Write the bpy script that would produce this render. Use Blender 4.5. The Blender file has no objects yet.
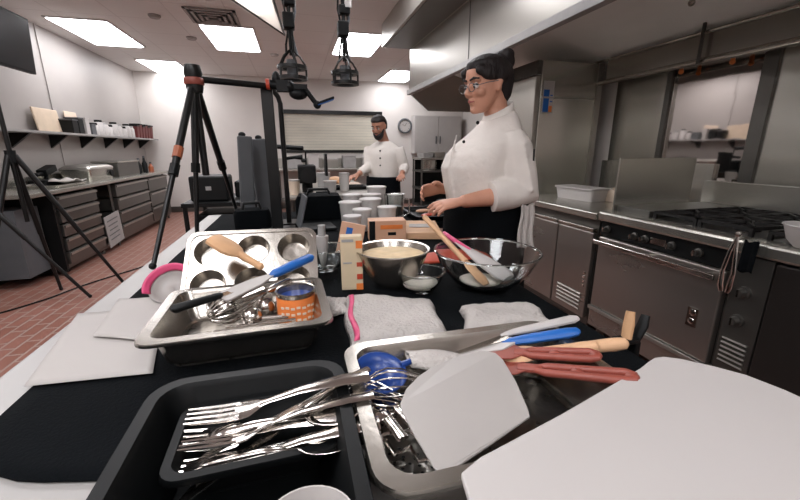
import bpy, bmesh, math, random
from mathutils import Vector, Matrix, Euler, noise
random.seed(7)
SC = bpy.context.scene
COL = SC.collection
PI = math.pi
rad = math.radians

# ------------------------------------------------------------ camera, light, exposure
cd = bpy.data.cameras.new('camera'); cam = bpy.data.objects.new('camera', cd); COL.objects.link(cam)
cd.sensor_fit = 'HORIZONTAL'; cd.sensor_width = 36; cd.lens = 36*380/800.0; cd.clip_start = 0.02
cam.location = (0, 0, 1.30)
_P = math.atan(101/380.0); _Y = math.atan(106/math.hypot(380, 101))
_f = Vector((math.sin(_Y)*math.cos(_P), math.cos(_Y)*math.cos(_P), -math.sin(_P)))
_r = Vector((math.cos(_Y), -math.sin(_Y), 0)); _u = _r.cross(_f)
cam.rotation_euler = Matrix((( _r.x, _u.x, -_f.x), (_r.y, _u.y, -_f.y), (_r.z, _u.z, -_f.z))).to_euler()
SC.camera = cam
W = bpy.data.worlds.new('world'); SC.world = W; W.use_nodes = True
W.node_tree.nodes['Background'].inputs[0].default_value = (.75, .78, .8, 1)
W.node_tree.nodes['Background'].inputs[1].default_value = 0.3
vs = SC.view_settings
vs.view_transform = 'Standard'; vs.look = 'None'; vs.gamma = 1; vs.use_curve_mapping = False
vs.exposure = 0.0
LAMP = 13.5          # emission of the ceiling light diffusers

# ------------------------------------------------------------ materials
def lin(h):
    h = h.lstrip('#'); c = [int(h[i:i+2], 16)/255 for i in (0, 2, 4)]
    return tuple(((x+.055)/1.055)**2.4 if x > .04045 else x/12.92 for x in c) + (1,)
def mat(name, col, rough=.5, metal=0, vary=0, scale=8, bump=0, bscale=60, stretch=None, trans=0, ior=1.45, rvary=0, coat=0, alpha=1, spec=.5):
    m = bpy.data.materials.new(name); m.use_nodes = True
    nt = m.node_tree; N = nt.nodes; Lk = nt.links; b = N['Principled BSDF']
    c = lin(col) if isinstance(col, str) else col
    b.inputs['Base Color'].default_value = c; b.inputs['Roughness'].default_value = rough
    b.inputs['Metallic'].default_value = metal; b.inputs['IOR'].default_value = ior
    b.inputs['Transmission Weight'].default_value = trans; b.inputs['Coat Weight'].default_value = coat
    b.inputs['Alpha'].default_value = alpha; b.inputs['Specular IOR Level'].default_value = spec
    tc = N.new('ShaderNodeTexCoord'); mp = N.new('ShaderNodeMapping'); Lk.new(tc.outputs['Object'], mp.inputs[0])
    if stretch: mp.inputs['Scale'].default_value = stretch
    nz = N.new('ShaderNodeTexNoise'); nz.inputs['Scale'].default_value = scale; nz.inputs['Detail'].default_value = 4
    Lk.new(mp.outputs[0], nz.inputs['Vector'])
    if vary:
        r = N.new('ShaderNodeValToRGB'); Lk.new(nz.outputs['Fac'], r.inputs[0])
        r.color_ramp.elements[0].position = .3; r.color_ramp.elements[1].position = .7
        r.color_ramp.elements[0].color = tuple(x*(1-vary) for x in c[:3]) + (1,)
        r.color_ramp.elements[1].color = tuple(min(1, x*(1+vary*.6)) for x in c[:3]) + (1,)
        Lk.new(r.outputs[0], b.inputs['Base Color'])
    if rvary:
        mr = N.new('ShaderNodeMapRange'); Lk.new(nz.outputs['Fac'], mr.inputs[0])
        mr.inputs[3].default_value = max(.02, rough-rvary); mr.inputs[4].default_value = rough+rvary
        Lk.new(mr.outputs[0], b.inputs['Roughness'])
    if bump:
        n2 = N.new('ShaderNodeTexNoise'); n2.inputs['Scale'].default_value = bscale; n2.inputs['Detail'].default_value = 3
        Lk.new(mp.outputs[0], n2.inputs['Vector'])
        bp = N.new('ShaderNodeBump'); bp.inputs['Strength'].default_value = bump; bp.inputs['Distance'].default_value = .01
        Lk.new(n2.outputs['Fac'], bp.inputs['Height']); Lk.new(bp.outputs[0], b.inputs['Normal'])
    return m
def emis(name, col, s):
    m = bpy.data.materials.new(name); m.use_nodes = True; b = m.node_tree.nodes['Principled BSDF']
    b.inputs['Base Color'].default_value = lin(col); b.inputs['Emission Color'].default_value = lin(col)
    b.inputs['Emission Strength'].default_value = s
    return m
def tiles(name, c1, c2, mortar, sx, sy, ms, rough=.5, bump=.4, offset=.5, bw=.5, rh=.25, rot=0):
    m = mat(name, c1, rough); nt = m.node_tree; N = nt.nodes; Lk = nt.links; b = N['Principled BSDF']
    tc = N.new('ShaderNodeTexCoord'); mp = N.new('ShaderNodeMapping'); Lk.new(tc.outputs['Object'], mp.inputs[0])
    mp.inputs['Scale'].default_value = (sx, sy, 1); mp.inputs['Rotation'].default_value = (0, 0, rot)
    br = N.new('ShaderNodeTexBrick'); Lk.new(mp.outputs[0], br.inputs['Vector']); br.offset = offset
    br.inputs['Color1'].default_value = lin(c1); br.inputs['Color2'].default_value = lin(c2); br.inputs['Mortar'].default_value = lin(mortar)
    br.inputs['Scale'].default_value = 1; br.inputs['Mortar Size'].default_value = ms
    br.inputs['Brick Width'].default_value = bw; br.inputs['Row Height'].default_value = rh
    nz = N.new('ShaderNodeTexNoise'); nz.inputs['Scale'].default_value = 2.5; nz.inputs['Detail'].default_value = 5
    mx = N.new('ShaderNodeMixRGB'); mx.blend_type = 'MULTIPLY'; mx.inputs[0].default_value = .35
    Lk.new(br.outputs['Color'], mx.inputs[1]); Lk.new(nz.outputs['Fac'], mx.inputs[2]); Lk.new(mx.outputs[0], b.inputs['Base Color'])
    bp = N.new('ShaderNodeBump'); bp.inputs['Strength'].default_value = bump; bp.inputs['Distance'].default_value = .004
    bp.invert = True; Lk.new(br.outputs['Fac'], bp.inputs['Height']); Lk.new(bp.outputs[0], b.inputs['Normal'])
    return m
M = dict(
    wall=mat('wall_paint', '#cbc5c0', .6, vary=.05, scale=2, bump=.1, bscale=40),
    frp=mat('wall_panel', '#a19b97', .45, vary=.06, scale=1.2, bump=.15, bscale=90),
    ceil=tiles('ceiling_tile', '#f0eeec', '#efecea', '#e0dddb', 1, 1, .008, .8, .3, 0, .61, .61),
    floor=tiles('quarry_tile', '#96675a', '#8a5b4d', '#a08a80', 1, 1, .008, .42, .5, .5, .2, .1, PI/2),
    steel=mat('brushed_steel', '#b9b7af', .27, .9, 0, 2, .16, 1.8, (1, 1, 1.5)),
    steel_lt=mat('light_steel', '#a39f98', .32, .75, 0, 2, .12, 1.8, (1, 1, 2)),
    steel_dk=mat('dark_steel', '#64625e', .34, .75, .10, 3, .12, 3, (1, 1, 2), rvary=.03),
    oven=mat('oven_door_steel', '#a09a94', .28, .85, 0, 2, .08, 2.0, (1, 1, 2), rvary=.025),
    mirror=mat('polished_wall_steel', '#c4bebb', .035, 1, .03, 1, .07, 3, (1, 1, 1)),
    pansteel=mat('pan_steel', '#aca69e', .24, .95, .1, 9, .05, 40, rvary=.03),
    hoodin=mat('hood_inner_steel', '#f6f6f2', .5, .0, .06, 2, .04, 20, (1, 1, 5)), scratched=mat('scratched_pan_bottom', '#8e8a84', .3, .95, .2, 30, .2, 60, rvary=.12),
    chrome=mat('utensil_steel', '#cfcac5', .16, 1, .05, 20),
    black=mat('black_plastic', '#07090a', .5, 0, .2, 20, spec=.3),
    blackcloth=mat('black_cloth', '#070a0d', .95, 0, .2, 6, .3, 220, spec=.12),
    blacksatin=mat('black_painted_metal', '#141414', .35, .2),
    iron=mat('cast_iron', '#1d1b1a', .6, .4, .3, 20, .3, 70),
    white=mat('white_plastic', '#b5b0ad', .42, 0, .03, 5),
    scraper=mat('scraper_plastic', '#a19c98', .4, 0, .05, 8),
    paper=mat('paper', '#a8a39f', .8, 0, .03, 6),
    towel=mat('white_cotton', '#b4aea9', .95, 0, .06, 14, .6, 120),
    jacket=mat('jacket_cotton', '#d6cfc8', .88, 0, .05, 9, 1.0, 13),
    table=mat('pale_table_top', '#9c9996', .4, 0, .05, 4),
    skin=mat('skin', '#c08c74', .5, 0, .08, 12),
    skin2=mat('skin_tan', '#a87660', .5, 0, .08, 12),
    lips=mat('lips', '#a85f58', .45), hair=mat('dark_hair', '#170f0e', .6, 0, .4, 30, .6, 60, (1, 1, .3)),
    eye=mat('eye_white', '#e4dedb', .2), iris=mat('dark_iris', '#231915', .2),
    blue=mat('blue_plastic', '#1f5da8', .38, 0, .08, 10), navy=mat('blue_enamel', '#203f82', .3, 0, .08, 10),
    red=mat('brick_red_plastic', '#8a4539', .45, 0, .1, 14),
    redfood=mat('red_silicone', '#b5452f', .4, 0, .1, 14),
    pink=mat('magenta_plastic', '#cf4c76', .4), orange=mat('orange_print', '#d9793a', .5, 0, .1, 30),
    wood=mat('pale_wood', '#c9a17d', .6, 0, .15, 6, .1, 40, (1, 8, 8)),
    shelfwood=mat('pale_board', '#cbb7a0', .6, 0, .1, 8), wood2=mat('tan_wood', '#c79c74', .65, 0, .15, 12, .2, 40),
    carton=mat('beige_carton', '#cbb99b', .7, 0, .06, 15),
    tan=mat('pale_batter', '#cdb48c', .6, 0, .15, 25, .5, 40),
    peach=mat('peach_board', '#c99c7f', .6, 0, .08, 12), shutter=mat('roll_shutter', '#c9c3b4', .5, .0, .15, 1.2, .2, 6, (1, 1, 3)),
    grey=mat('grey_plastic', '#55575a', .5, 0, .1, 10), lgrey=mat('light_grey_plastic', '#9c9a98', .5, 0, .1, 10),
    dred=mat('dark_red_plastic', '#5b2524', .5), cream=mat('cream_plastic', '#d5c2ae', .5, 0, .05, 6),
    glass=mat('clear_glass', '#f2f6f5', .03, 0, trans=1, ior=1.45),
    clear=mat('clear_plastic', '#dcd8d4', .25, 0, trans=.45, ior=1.3),
    flour=mat('pale_mixture', '#e2d9cd', .8, 0, .08, 40, .4, 60),
    choc=mat('brown_powder', '#4a3228', .8, 0, .2, 40),
    ledpanel=mat('reflector_white', '#d5ccc3', .6, 0, .05, 2),
    vent=mat('vent_grey', '#8b827e', .5, .2),
    screen=mat('dark_screen', '#171b1f', .25), dkdoor=mat('dark_door_steel', '#34302e', .35, .5, .1, 3), tape=mat('orange_tape', '#9c5638', .5),
    lamp=emis('lamp_diffuser', '#fbfbff', LAMP),
    trousers=mat('black_trousers', '#17171a', .85, 0, .2, 10, .3, 60),
)
_nt = M['ledpanel'].node_tree; _tr = _nt.nodes.new('ShaderNodeBsdfTranslucent'); _tr.inputs[0].default_value = lin('#f0e6da')
_mx = _nt.nodes.new('ShaderNodeMixShader'); _mx.inputs[0].default_value = .65
_nt.links.new(_nt.nodes['Principled BSDF'].outputs[0], _mx.inputs[1]); _nt.links.new(_tr.outputs[0], _mx.inputs[2])
_nt.links.new(_mx.outputs[0], _nt.nodes['Material Output'].inputs['Surface'])
# ------------------------------------------------------------ mesh builder
class MB:
    def __init__(s): s.v = []; s.f = []; s.mi = []; s.cur = 0
    def add(s, vs_, fs):
        o = len(s.v); s.v += [Vector(p) for p in vs_]
        for f in fs: s.f.append([i+o for i in f]); s.mi.append(s.cur)
        return s
    def mark(s, i): s.cur = i; return s
    def box(s, c, d, rz=0, R=None):
        x, y, z = d[0]/2, d[1]/2, d[2]/2
        R = R or Matrix.Rotation(rz, 3, 'Z'); c = Vector(c)
        P = [c+R @ Vector((a*x, b*y, e*z)) for a in (-1, 1) for b in (-1, 1) for e in (-1, 1)]
        return s.add(P, [(0,1,3,2),(4,6,7,5),(0,4,5,1),(2,3,7,6),(0,2,6,4),(1,5,7,3)])
    def bb(s, a, b): return s.box([(a[i]+b[i])/2 for i in range(3)], [abs(b[i]-a[i]) for i in range(3)])
    def loft(s, rings, cap0=True, cap1=True, close=True):
        n = len(rings[0]); vs_ = [p for r in rings for p in r]; fs = []
        for k in range(len(rings)-1):
            for i in range(n if close else n-1):
                j = (i+1) % n; fs.append((k*n+i, k*n+j, (k+1)*n+j, (k+1)*n+i))
        if cap0: fs.append(tuple(range(n))[::-1])
        if cap1: fs.append(tuple((len(rings)-1)*n+i for i in range(n)))
        return s.add(vs_, fs)
    def tube(s, path, r, n=8, cap=True, flat=1, up=None):
        path = [Vector(p) for p in path]; m = len(path)
        rs = r if isinstance(r, (list, tuple)) else [r]*m
        rings = []; prev = None
        for i, p in enumerate(path):
            t = (path[min(i+1, m-1)]-path[max(i-1, 0)]).normalized()
            if prev is None:
                a = Vector(up) if up else (Vector((0, 0, 1)) if abs(t.z) < .9 else Vector((1, 0, 0)))
            else: a = prev
            a = (a-t*a.dot(t)).normalized(); prev = a; b = t.cross(a)
            rings.append([p+a*math.cos(2*PI*k/n)*rs[i]*flat+b*math.sin(2*PI*k/n)*rs[i] for k in range(n)])
        return s.loft(rings, cap, cap)
    def lathe(s, prof, n=24, c=(0, 0, 0), cap0=False, cap1=False):
        c = Vector(c)
        return s.loft([[c+Vector((r*math.cos(2*PI*k/n), r*math.sin(2*PI*k/n), z)) for k in range(n)] for r, z in prof], cap0, cap1)
    def ball(s, c, r, n=14, m=9, R=None):
        c = Vector(c); r = (r, r, r) if not isinstance(r, (tuple, list)) else r; R = R or Matrix.Identity(3); rings = []
        for i in range(m):
            a = PI*(i+.5)/m
            rings.append([c+R @ Vector((r[0]*math.sin(a)*math.cos(2*PI*k/n), r[1]*math.sin(a)*math.sin(2*PI*k/n), -r[2]*math.cos(a))) for k in range(n)])
        return s.loft(rings)
    def prism(s, poly, z0, z1, f=None):
        n = len(poly); vs_ = [Vector((p[0], p[1], z)) for z in (z0, z1) for p in poly]
        if f: vs_ = [Vector(f(v)) for v in vs_]
        return s.add(vs_, [tuple(range(n))[::-1], tuple(range(n, 2*n))]+[(i, (i+1) % n, n+(i+1) % n, n+i) for i in range(n)])
    def sheet(s, fn, nu, nv):
        vs_ = [Vector(fn(i/nu, j/nv)) for j in range(nv+1) for i in range(nu+1)]
        return s.add(vs_, [(j*(nu+1)+i, j*(nu+1)+i+1, (j+1)*(nu+1)+i+1, (j+1)*(nu+1)+i) for j in range(nv) for i in range(nu)])
    def xf(s, Mx): s.v = [Mx @ p for p in s.v]; return s
def obj(name, mb, m, parent=None, smooth=False, bevel=0, solid=0, sub=0, remesh=0, msmooth=0, loc=None, offset=-1):
    me = bpy.data.meshes.new(name); me.from_pydata([tuple(p) for p in mb.v], [], mb.f)
    bm = bmesh.new(); bm.from_mesh(me)
    if not solid: bmesh.ops.recalc_face_normals(bm, faces=bm.faces)
    bm.to_mesh(me); bm.free()
    for mm in (m if isinstance(m, list) else [m]): me.materials.append(M[mm] if isinstance(mm, str) else mm)
    if len(mb.mi) == len(me.polygons): me.polygons.foreach_set('material_index', mb.mi)
    o = bpy.data.objects.new(name, me); COL.objects.link(o)
    if loc: o.location = loc
    if parent: o.parent = parent
    if solid: k = o.modifiers.new('s', 'SOLIDIFY'); k.thickness = solid; k.offset = offset
    if bevel: k = o.modifiers.new('b', 'BEVEL'); k.width = bevel; k.segments = 2; k.limit_method = 'ANGLE'
    if remesh:
        k = o.modifiers.new('r', 'REMESH'); k.mode = 'VOXEL'; k.voxel_size = remesh; k.use_smooth_shade = True
        k = o.modifiers.new('m', 'SMOOTH'); k.factor = .5; k.iterations = msmooth or 4
    if sub: k = o.modifiers.new('u', 'SUBSURF'); k.levels = sub; k.render_levels = sub
    if smooth:
        me.polygons.foreach_set('use_smooth', [True]*len(me.polygons))
        if smooth != 'all':
            try: me.set_sharp_from_angle(angle=rad(38))
            except Exception: pass
    return o
def tag(o, label, cat, group=None):
    o['label'] = label; o['category'] = cat
    if group: o['group'] = group
    return o
def thing(name, label, cat, loc=(0, 0, 0), rz=0, group=None, rot=None):
    o = bpy.data.objects.new(name, None); COL.objects.link(o); o.empty_display_size = .05
    o.location = loc; o.rotation_euler = rot or (0, 0, rz)
    return tag(o, label, cat, group)
def struct(name, mb, m, **k):
    o = obj(name, mb, m, **k); o['kind'] = 'structure'; return o
def dup(o, loc=None, rz=None, label=None, group=None, rot=None):
    def cp(a, p=None):
        c = a.copy(); COL.objects.link(c)
        if p: c.parent = p
        for ch in a.children: cp(ch, c)
        return c
    c = cp(o)
    if loc: c.location = loc
    if rz is not None: c.rotation_euler = (0, 0, rz)
    if rot: c.rotation_euler = rot
    if label: c['label'] = label
    if group: c['group'] = group
    return c
def along(o, A, B, roll=0):
    """lay an object whose length runs along local +X from A towards B"""
    A = Vector(A); x = (Vector(B)-A).normalized(); y = Vector((0, 0, 1)).cross(x)
    y = y.normalized() if y.length > 1e-4 else Vector((0, 1, 0)); z = x.cross(y)
    R = Matrix((x, y, z)).transposed() @ Matrix.Rotation(roll, 3, 'X')
    o.location = A; o.rotation_euler = R.to_euler(); return o
def rrect(w, d, r, z, n=5, cx=0, cy=0):
    P = []
    for qx, qy, a0 in ((1, 1, 0), (-1, 1, 90), (-1, -1, 180), (1, -1, 270)):
        for k in range(n+1):
            a = rad(a0+90*k/n); P.append(Vector((cx+qx*(w/2-r)+r*math.cos(a), cy+qy*(d/2-r)+r*math.sin(a), z)))
    return P

# ------------------------------------------------------------ room shell
XL, XR, YB, YF, ZC = -2.9, 2.8, 9.0, -2.6, 2.75
struct('floor', MB().bb((XL-.1, YF-.1, -.1), (XR+1.3, YB+.1, 0)), 'floor')
struct('ceiling', MB().bb((XL-.1, YF-.1, ZC), (XR+1.3, YB+.1, ZC+.1)), 'ceil')
struct('wall_left', MB().bb((XL-.1, YF, 0), (XL, YB, ZC)), 'frp')
struct('wall_right', MB().bb((XR, YF, 0), (XR+.1, 5.3, ZC)), 'wall')
struct('wall_right_far', MB().bb((XR+1.2, 5.3, 0), (XR+1.3, YB, ZC)).bb((XR, 5.2, 0), (XR+1.3, 5.3, ZC)), 'wall')
struct('wall_front', MB().bb((XL, YF-.1, 0), (XR+1.3, YF, ZC)), 'wall')
wx0, wx1, wz0, wz1 = -.2, 1.95, 1.28, 2.06
mb = MB().bb((XL, YB, 0), (wx0, YB+.1, ZC)).bb((wx1, YB, 0), (XR+1.3, YB+.1, ZC)).bb((wx0, YB, 0), (wx1, YB+.1, wz0)).bb((wx0, YB, wz1), (wx1, YB+.1, ZC))
struct('wall_back', mb, 'wall')
mb = MB()
for k in range(13): mb.bb((wx0, YB+.03, wz0+k*.06), (wx1, YB+.05, wz0+k*.06+.056))
w = struct('window_1', mb, 'shutter')
mb = MB()
for a, b in (((wx0-.05, YB-.03, wz1-.02), (wx1+.05, YB+.02, wz1+.06)), ((wx0-.05, YB-.03, wz0-.06), (wx1+.05, YB+.02, wz0)), ((wx0-.05, YB-.03, wz0), (wx0+.02, YB+.02, wz1)), ((wx1-.02, YB-.03, wz0), (wx1+.05, YB+.02, wz1))): mb.bb(a, b)
obj('window_frame', mb, 'blacksatin', w)
struct('trim_1', MB().bb((XL, 6.02, .1), (XL+.012, 6.06, ZC)), 'frp')
struct('baseboard_left', MB().bb((XL, YF, 0), (XL+.015, YB, .12)), 'steel_dk')
struct('baseboard_back', MB().bb((XL, YB-.015, 0), (XR+1.2, YB, .12)), 'steel_dk')
# wall cladding behind the range
struct('trim_2', MB().bb((XR-.012, 2.47, .9), (XR, 2.98, 2.3)), 'steel')
struct('trim_3', MB().bb((XR-.02, 1.85, .9), (XR, 2.45, 2.3)), 'mirror')
struct('trim_4', MB().bb((XR-.03, 1.77, .9), (XR, 1.85, 2.3)), 'steel_dk')
struct('trim_5', MB().bb((XR-.012, -2.0, .9), (XR, 1.77, 2.3)), 'steel')
struct('trim_6', MB().bb((XR-.035, 2.44, .9), (XR, 2.48, 2.3)), 'steel_dk')

# ------------------------------------------------------------ ceiling fixtures
def troffer(x, y, label, w=.6, d=1.2):
    t = thing('ceiling_light', label, 'ceiling light', (x, y, ZC), group='recessed fluorescent ceiling panels')
    fr = MB()
    for a, b in (((-w/2-.02, -d/2-.02, -.012), (w/2+.02, -d/2, 0)), ((-w/2-.02, d/2, -.012), (w/2+.02, d/2+.02, 0)), ((-w/2-.02, -d/2, -.012), (-w/2, d/2, 0)), ((w/2, -d/2, -.012), (w/2+.02, d/2, 0))): fr.bb(a, b)
    obj('frame', fr, 'white', t); obj('diffuser', MB().loft([rrect(w, d, .02, -.001, 2), rrect(w, d, .02, -.016, 2), rrect(w-.03, d-.03, .02, -.022, 2)]), 'lamp', t)  # diffuser drop is added so its glowing sides brighten the ceiling
troffer(-2.32, 6.3, 'lit ceiling panel nearest the wall-hung screen at top left')
troffer(-.70, 6.15, 'lit ceiling panel right behind the square air vent')
troffer(-2.15, 8.45, 'small far lit ceiling panel above the tripod, beside the back wall')
troffer(.98, 6.0, 'lit ceiling panel beside the right hanging power drop')
troffer(2.18, 8.2, 'lit ceiling panel farthest back, next to the extractor hood end')
for x, y, s in ((-2.3, 3.3, 'left wall side'), (-.7, 2.9, 'over the tripod'), (.75, 3.2, 'middle of the room'), (-2.3, .3, 'left wall side, near the camera'), (-.7, .1, 'above the near table end'), (-.7, -1.7, 'behind the camera, left'), (.75, -1.5, 'behind the camera, right')):
    troffer(x, y, 'lit ceiling panel out of view, '+s)
t = thing('air_vent', 'square louvred air vent in the ceiling in front of a lit panel', 'vent', (-.78, 5.2, ZC))
mb = MB()
for k in range(4):
    s = .26-.06*k
    for a, b in (((-s, -s, 0), (s, -s+.03, 0)), ((-s, s-.03, 0), (s, s, 0)), ((-s, -s, 0), (-s+.03, s, 0)), ((s-.03, -s, 0), (s, s, 0))):
        mb.bb((a[0], a[1], -.02-.004*k), (b[0], b[1], -.006))
obj('louver', mb, 'vent', t); obj('backing', MB().bb((-.24, -.24, -.005), (.24, .24, -.001)), 'black', t)
for x, y, l in ((-1.41, 5.34, 'small round detector on the ceiling left of the air vent'), (-1.23, 6.2, 'small dark oval detector on the ceiling between two lit panels'), (-.2, 6.9, 'small pale round cap on the ceiling right of the middle lit panel')):
    tag(obj('smoke_detector', MB().lathe([(.0, -.03), (.05, -.03), (.065, -.012), (.065, 0)], 16, cap0=True, cap1=True), 'vent' if x < -1 else 'white', loc=(x, y, ZC-.001), smooth=True), l, 'detector', 'ceiling detectors')

# ------------------------------------------------------------ extractor hood
HX, HY0, HY1, HZ = 1.5, -1.6, 5.1, 1.98
t = thing('extractor_hood', 'long stainless steel extractor hood running over the cooking line', 'hood', (2.1, 2.0, 2.0))
t.matrix_world
def H(name, mb, m, **k): mb.xf(Matrix.Translation((-2.1, -2.0, -2.0))); return obj(name, mb, m, t, **k)
H('front_panel', MB().bb((HX, HY0, HZ+.055), (HX+.02, HY1, ZC-.002)), 'steel_lt')
H('front_lip', MB().bb((HX-.03, HY0, HZ), (HX+.025, HY1+.01, HZ+.055)), 'lgrey', bevel=.004)
H('back_slope', MB().prism([(HX+.02, 2.44), (XR-.03, 2.03), (XR-.03, 2.06), (HX+.02, 2.47)], HY0, HY1, lambda v: (v.x, v.z, v.y)), 'hoodin')
H('end_panel', MB().prism([(HX, 2.0), (HX+.26, 1.79), (XR-.03, 1.79), (XR-.03, ZC-.002), (HX, ZC-.002)], HY1-.02, HY1, lambda v: (v.x, v.z, v.y)), 'steel_lt')
H('near_end_panel', MB().prism([(HX, 2.0), (HX+.26, 1.79), (XR-.03, 1.79), (XR-.03, ZC-.002), (HX, ZC-.002)], HY0, HY0+.02, lambda v: (v.x, v.z, v.y)), 'steel')
H('grease_trough', MB().bb((XR-.16, HY0+.02, 1.87), (XR-.03, 2.97, 2.028)), 'steel', bevel=.004)
H('trough_rail', MB().tube([(XR-.16, HY0+.02, 1.86), (XR-.16, 3.1, 1.86)], .022, 12), 'pansteel', smooth=True)
H('rail', MB().tube([(XR-.17, .2, 2.035), (XR-.17, 3.1, 2.035)], .01, 8), 'pansteel', smooth=True)
H('suppression_pipe', MB().tube([(2.2, 1.9, 2.28), (2.2, 1.9, 2.1)], .012, 10).ball((2.2, 1.9, 2.09), .018), 'pansteel', smooth=True)
H('drop_bracket', MB().bb((XR-.2, 2.12, 1.84), (XR-.19, 2.14, 2.1)), 'steel_dk')
for y in (1.98, 2.32): H('nozzle', MB().tube([(XR-.1, y, 1.875), (XR-.1, y, 1.835)], .012, 8).ball((XR-.1, y, 1.83), .016), 'orange', smooth=True)
H('supply_plenum', MB().bb((1.12, HY0, 2.5), (HX-.001, 5.0, ZC-.002)), 'steel_lt')
H('plenum_grille', MB().bb((1.15, HY0+.02, 2.492), (HX-.03, 4.97, 2.4995)), 'steel_dk')
H('seam', MB().bb((HX-.004, 3.3, HZ+.056), (HX-.0005, 3.31, 2.49)), 'steel_dk')

# ------------------------------------------------------------ upright fridge
t = thing('upright_fridge', 'tall stainless reach-in fridge with a blue sticker on its side', 'fridge', (2.37, 3.46, 0))
obj('body', MB().bb((-.31, -.42, .12), (.30, .42, 2.02)), 'steel', t, bevel=.006)
d = obj('door', MB().bb((-.36, -.41, .2), (-.312, .41, 1.9)), 'steel_lt', t, bevel=.008)
obj('handle', MB().tube([(-.37, .33, 1.0), (-.41, .33, 1.02), (-.41, .33, 1.3), (-.37, .33, 1.32)], .012), 'chrome', d, smooth=True)
obj('top_grille', MB().bb((-.35, -.41, 1.91), (-.312, .41, 2.02)), 'steel_dk', t)
obj('highlight_strip', MB().bb((-.30, -.424, 1.72), (.27, -.4205, 1.735)), 'steel_lt', t)  # thin strip stands in for the reflected highlight line across the side
obj('corner_post', MB().bb((.25, -.43, .12), (.30, -.4205, 2.02)), 'steel_lt', t)
s = obj('sticker', MB().bb((-.285, -.4225, 1.60), (-.18, -.4205, 1.86)), 'white', t); s['label'] = 'blue and white notice sticker'
obj('printing', MB().bb((-.28, -.4238, 1.61), (-.225, -.4226, 1.79)).bb((-.215, -.4238, 1.69), (-.19, -.4226, 1.70)).bb((-.215, -.4238, 1.74), (-.19, -.4226, 1.75)), 'blue', s)
obj('mark', MB().bb((-.222, -.4238, 1.61), (-.19, -.4226, 1.66)), 'orange', s)
for sx in (-.26, .26):
    for sy in (-.36, .36): obj('leg', MB().tube([(sx, sy, 0), (sx, sy, .125)], .025), 'steel_dk', t)

# ------------------------------------------------------------ undercounter cabinet
t = thing('counter_cabinet', 'low two-door stainless cabinet with louvred door between range and fridge', 'cabinet', (2.3, 2.5, 0))
obj('body', MB().bb((-.42, -.5, .12), (.45, .5, .86)), 'steel_dk', t)
obj('worktop', MB().bb((-.47, -.515, .86), (.485, .515, .905)), 'steel', t, bevel=.006)
obj('backsplash', MB().bb((.455, -.5, .905), (.485, .51, 1.2)), 'steel', t)
for y0, y1, lv in ((-.49, -.145, True), (-.13, .49, False)):
    d = obj('door', MB().bb((-.452, y0, .17), (-.421, y1, .77)), 'oven', t, bevel=.005)
    obj('door_rail', MB().bb((-.462, y0, .775), (-.421, y1, .80)), 'pansteel', d, bevel=.003)
    if lv:
        mb = MB()
        for k in range(5): mb.box((-.455, (y0+y1)/2-.01, .22+k*.028), (.012, .24, .009), R=Matrix.Rotation(.5, 3, 'Y'))
        obj('louver', mb, 'steel_lt', d)
        mb = MB()
        for k in range(4): mb.box((-.456, y0+.03, .40+k*.03), (.008, .014, .014))
        obj('bolt', mb, 'chrome', d)
for sx in (-.38, .4):
    for sy in (-.45, .45): obj('leg', MB().tube([(sx, sy, 0), (sx, sy, .125)], .022), 'steel_dk', t)
t = thing('food_container', 'white plastic storage container with loose lid on the steel counter', 'container', (2.24, 2.62, .905), rz=.1)
obj('box', MB().loft([rrect(.17, .36, .02, 0), rrect(.19, .39, .02, .085)]), 'white', t, smooth=True)
obj('lid', MB().loft([rrect(.21, .41, .02, .085), rrect(.21, .41, .02, .10)]), 'paper', t, bevel=.002)
t = thing('paper_box', 'second pale box with a dark open end beside the white container', 'box', (2.42, 2.36, .905), rz=.12)
obj('carton', MB().bb((-.09, -.14, 0), (.09, .16, .095)), 'cream', t, bevel=.003)
obj('opening', MB().bb((-.075, -.1425, .015), (.075, -.1402, .08)), 'black', t)

# ------------------------------------------------------------ range (far unit with oven)
def knob(p, x, y, z, r=.02):
    k = obj('knob', MB().tube([(x, y, z), (x-.012, y, z), (x-.014, y, z), (x-.04, y, z)], [r*1.25, r*1.2, r*.85, r*.75], 16), 'steel_dk', p, smooth=True)
    obj('pointer', MB().box((x-.041, y, z), (.006, .007, r*1.5)), 'chrome', k)
    return k
def burner_top(p, x0, x1, y0, y1, z, nx, ny):
    obj('cooktop', MB().bb((x0, y0, z-.03), (x1, y1, z)), 'steel_dk', p, bevel=.003)
    gx, gy = (x1-x0-.02)/nx, (y1-y0-.02)/ny
    for i in range(nx):
        for j in range(ny):
            cx, cy = x0+.01+gx*(i+.5), y0+.01+gy*(j+.5); g = MB(); h = .045
            for s in (-1, 1):
                g.box((cx, cy+s*(gy/2-.012), z+h-.008), (gx-.01, .014, .016)); g.box((cx+s*(gx/2-.012), cy, z+h-.008), (.014, gy-.01, .016))
                for q in (-1, 1): g.box((cx+s*(gx/2-.012), cy+q*(gy/2-.012), z+h/2-.004), (.016, .016, h))
            for a in range(8):
                c, s_ = math.cos(a*PI/4), math.sin(a*PI/4)
                g.box((cx+c*gx*.3, cy+s_*gy*.3, z+h-.006), (gx*.34, .010, .014), rz=a*PI/4)
            o = obj('burner_grate', g, 'iron', p)
            obj('burner', MB().lathe([(.0, .018), (.035, .018), (.05, .012), (.052, .001)], 16, (cx, cy, z), True, True), 'iron', o)
RX0, RX1 = -.40, .40
t = thing('gas_range', 'stainless gas range with oven door, knobs and cast iron burner grates', 'range', (2.25, 1.57, 0))
obj('body', MB().bb((RX0+.03, -.395, .14), (RX1, .395, .87)), 'steel_dk', t)
obj('top_rail', MB().bb((RX0-.03, -.395, .865), (RX0+.09, .395, .925)), 'steel', t, bevel=.014)
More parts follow.
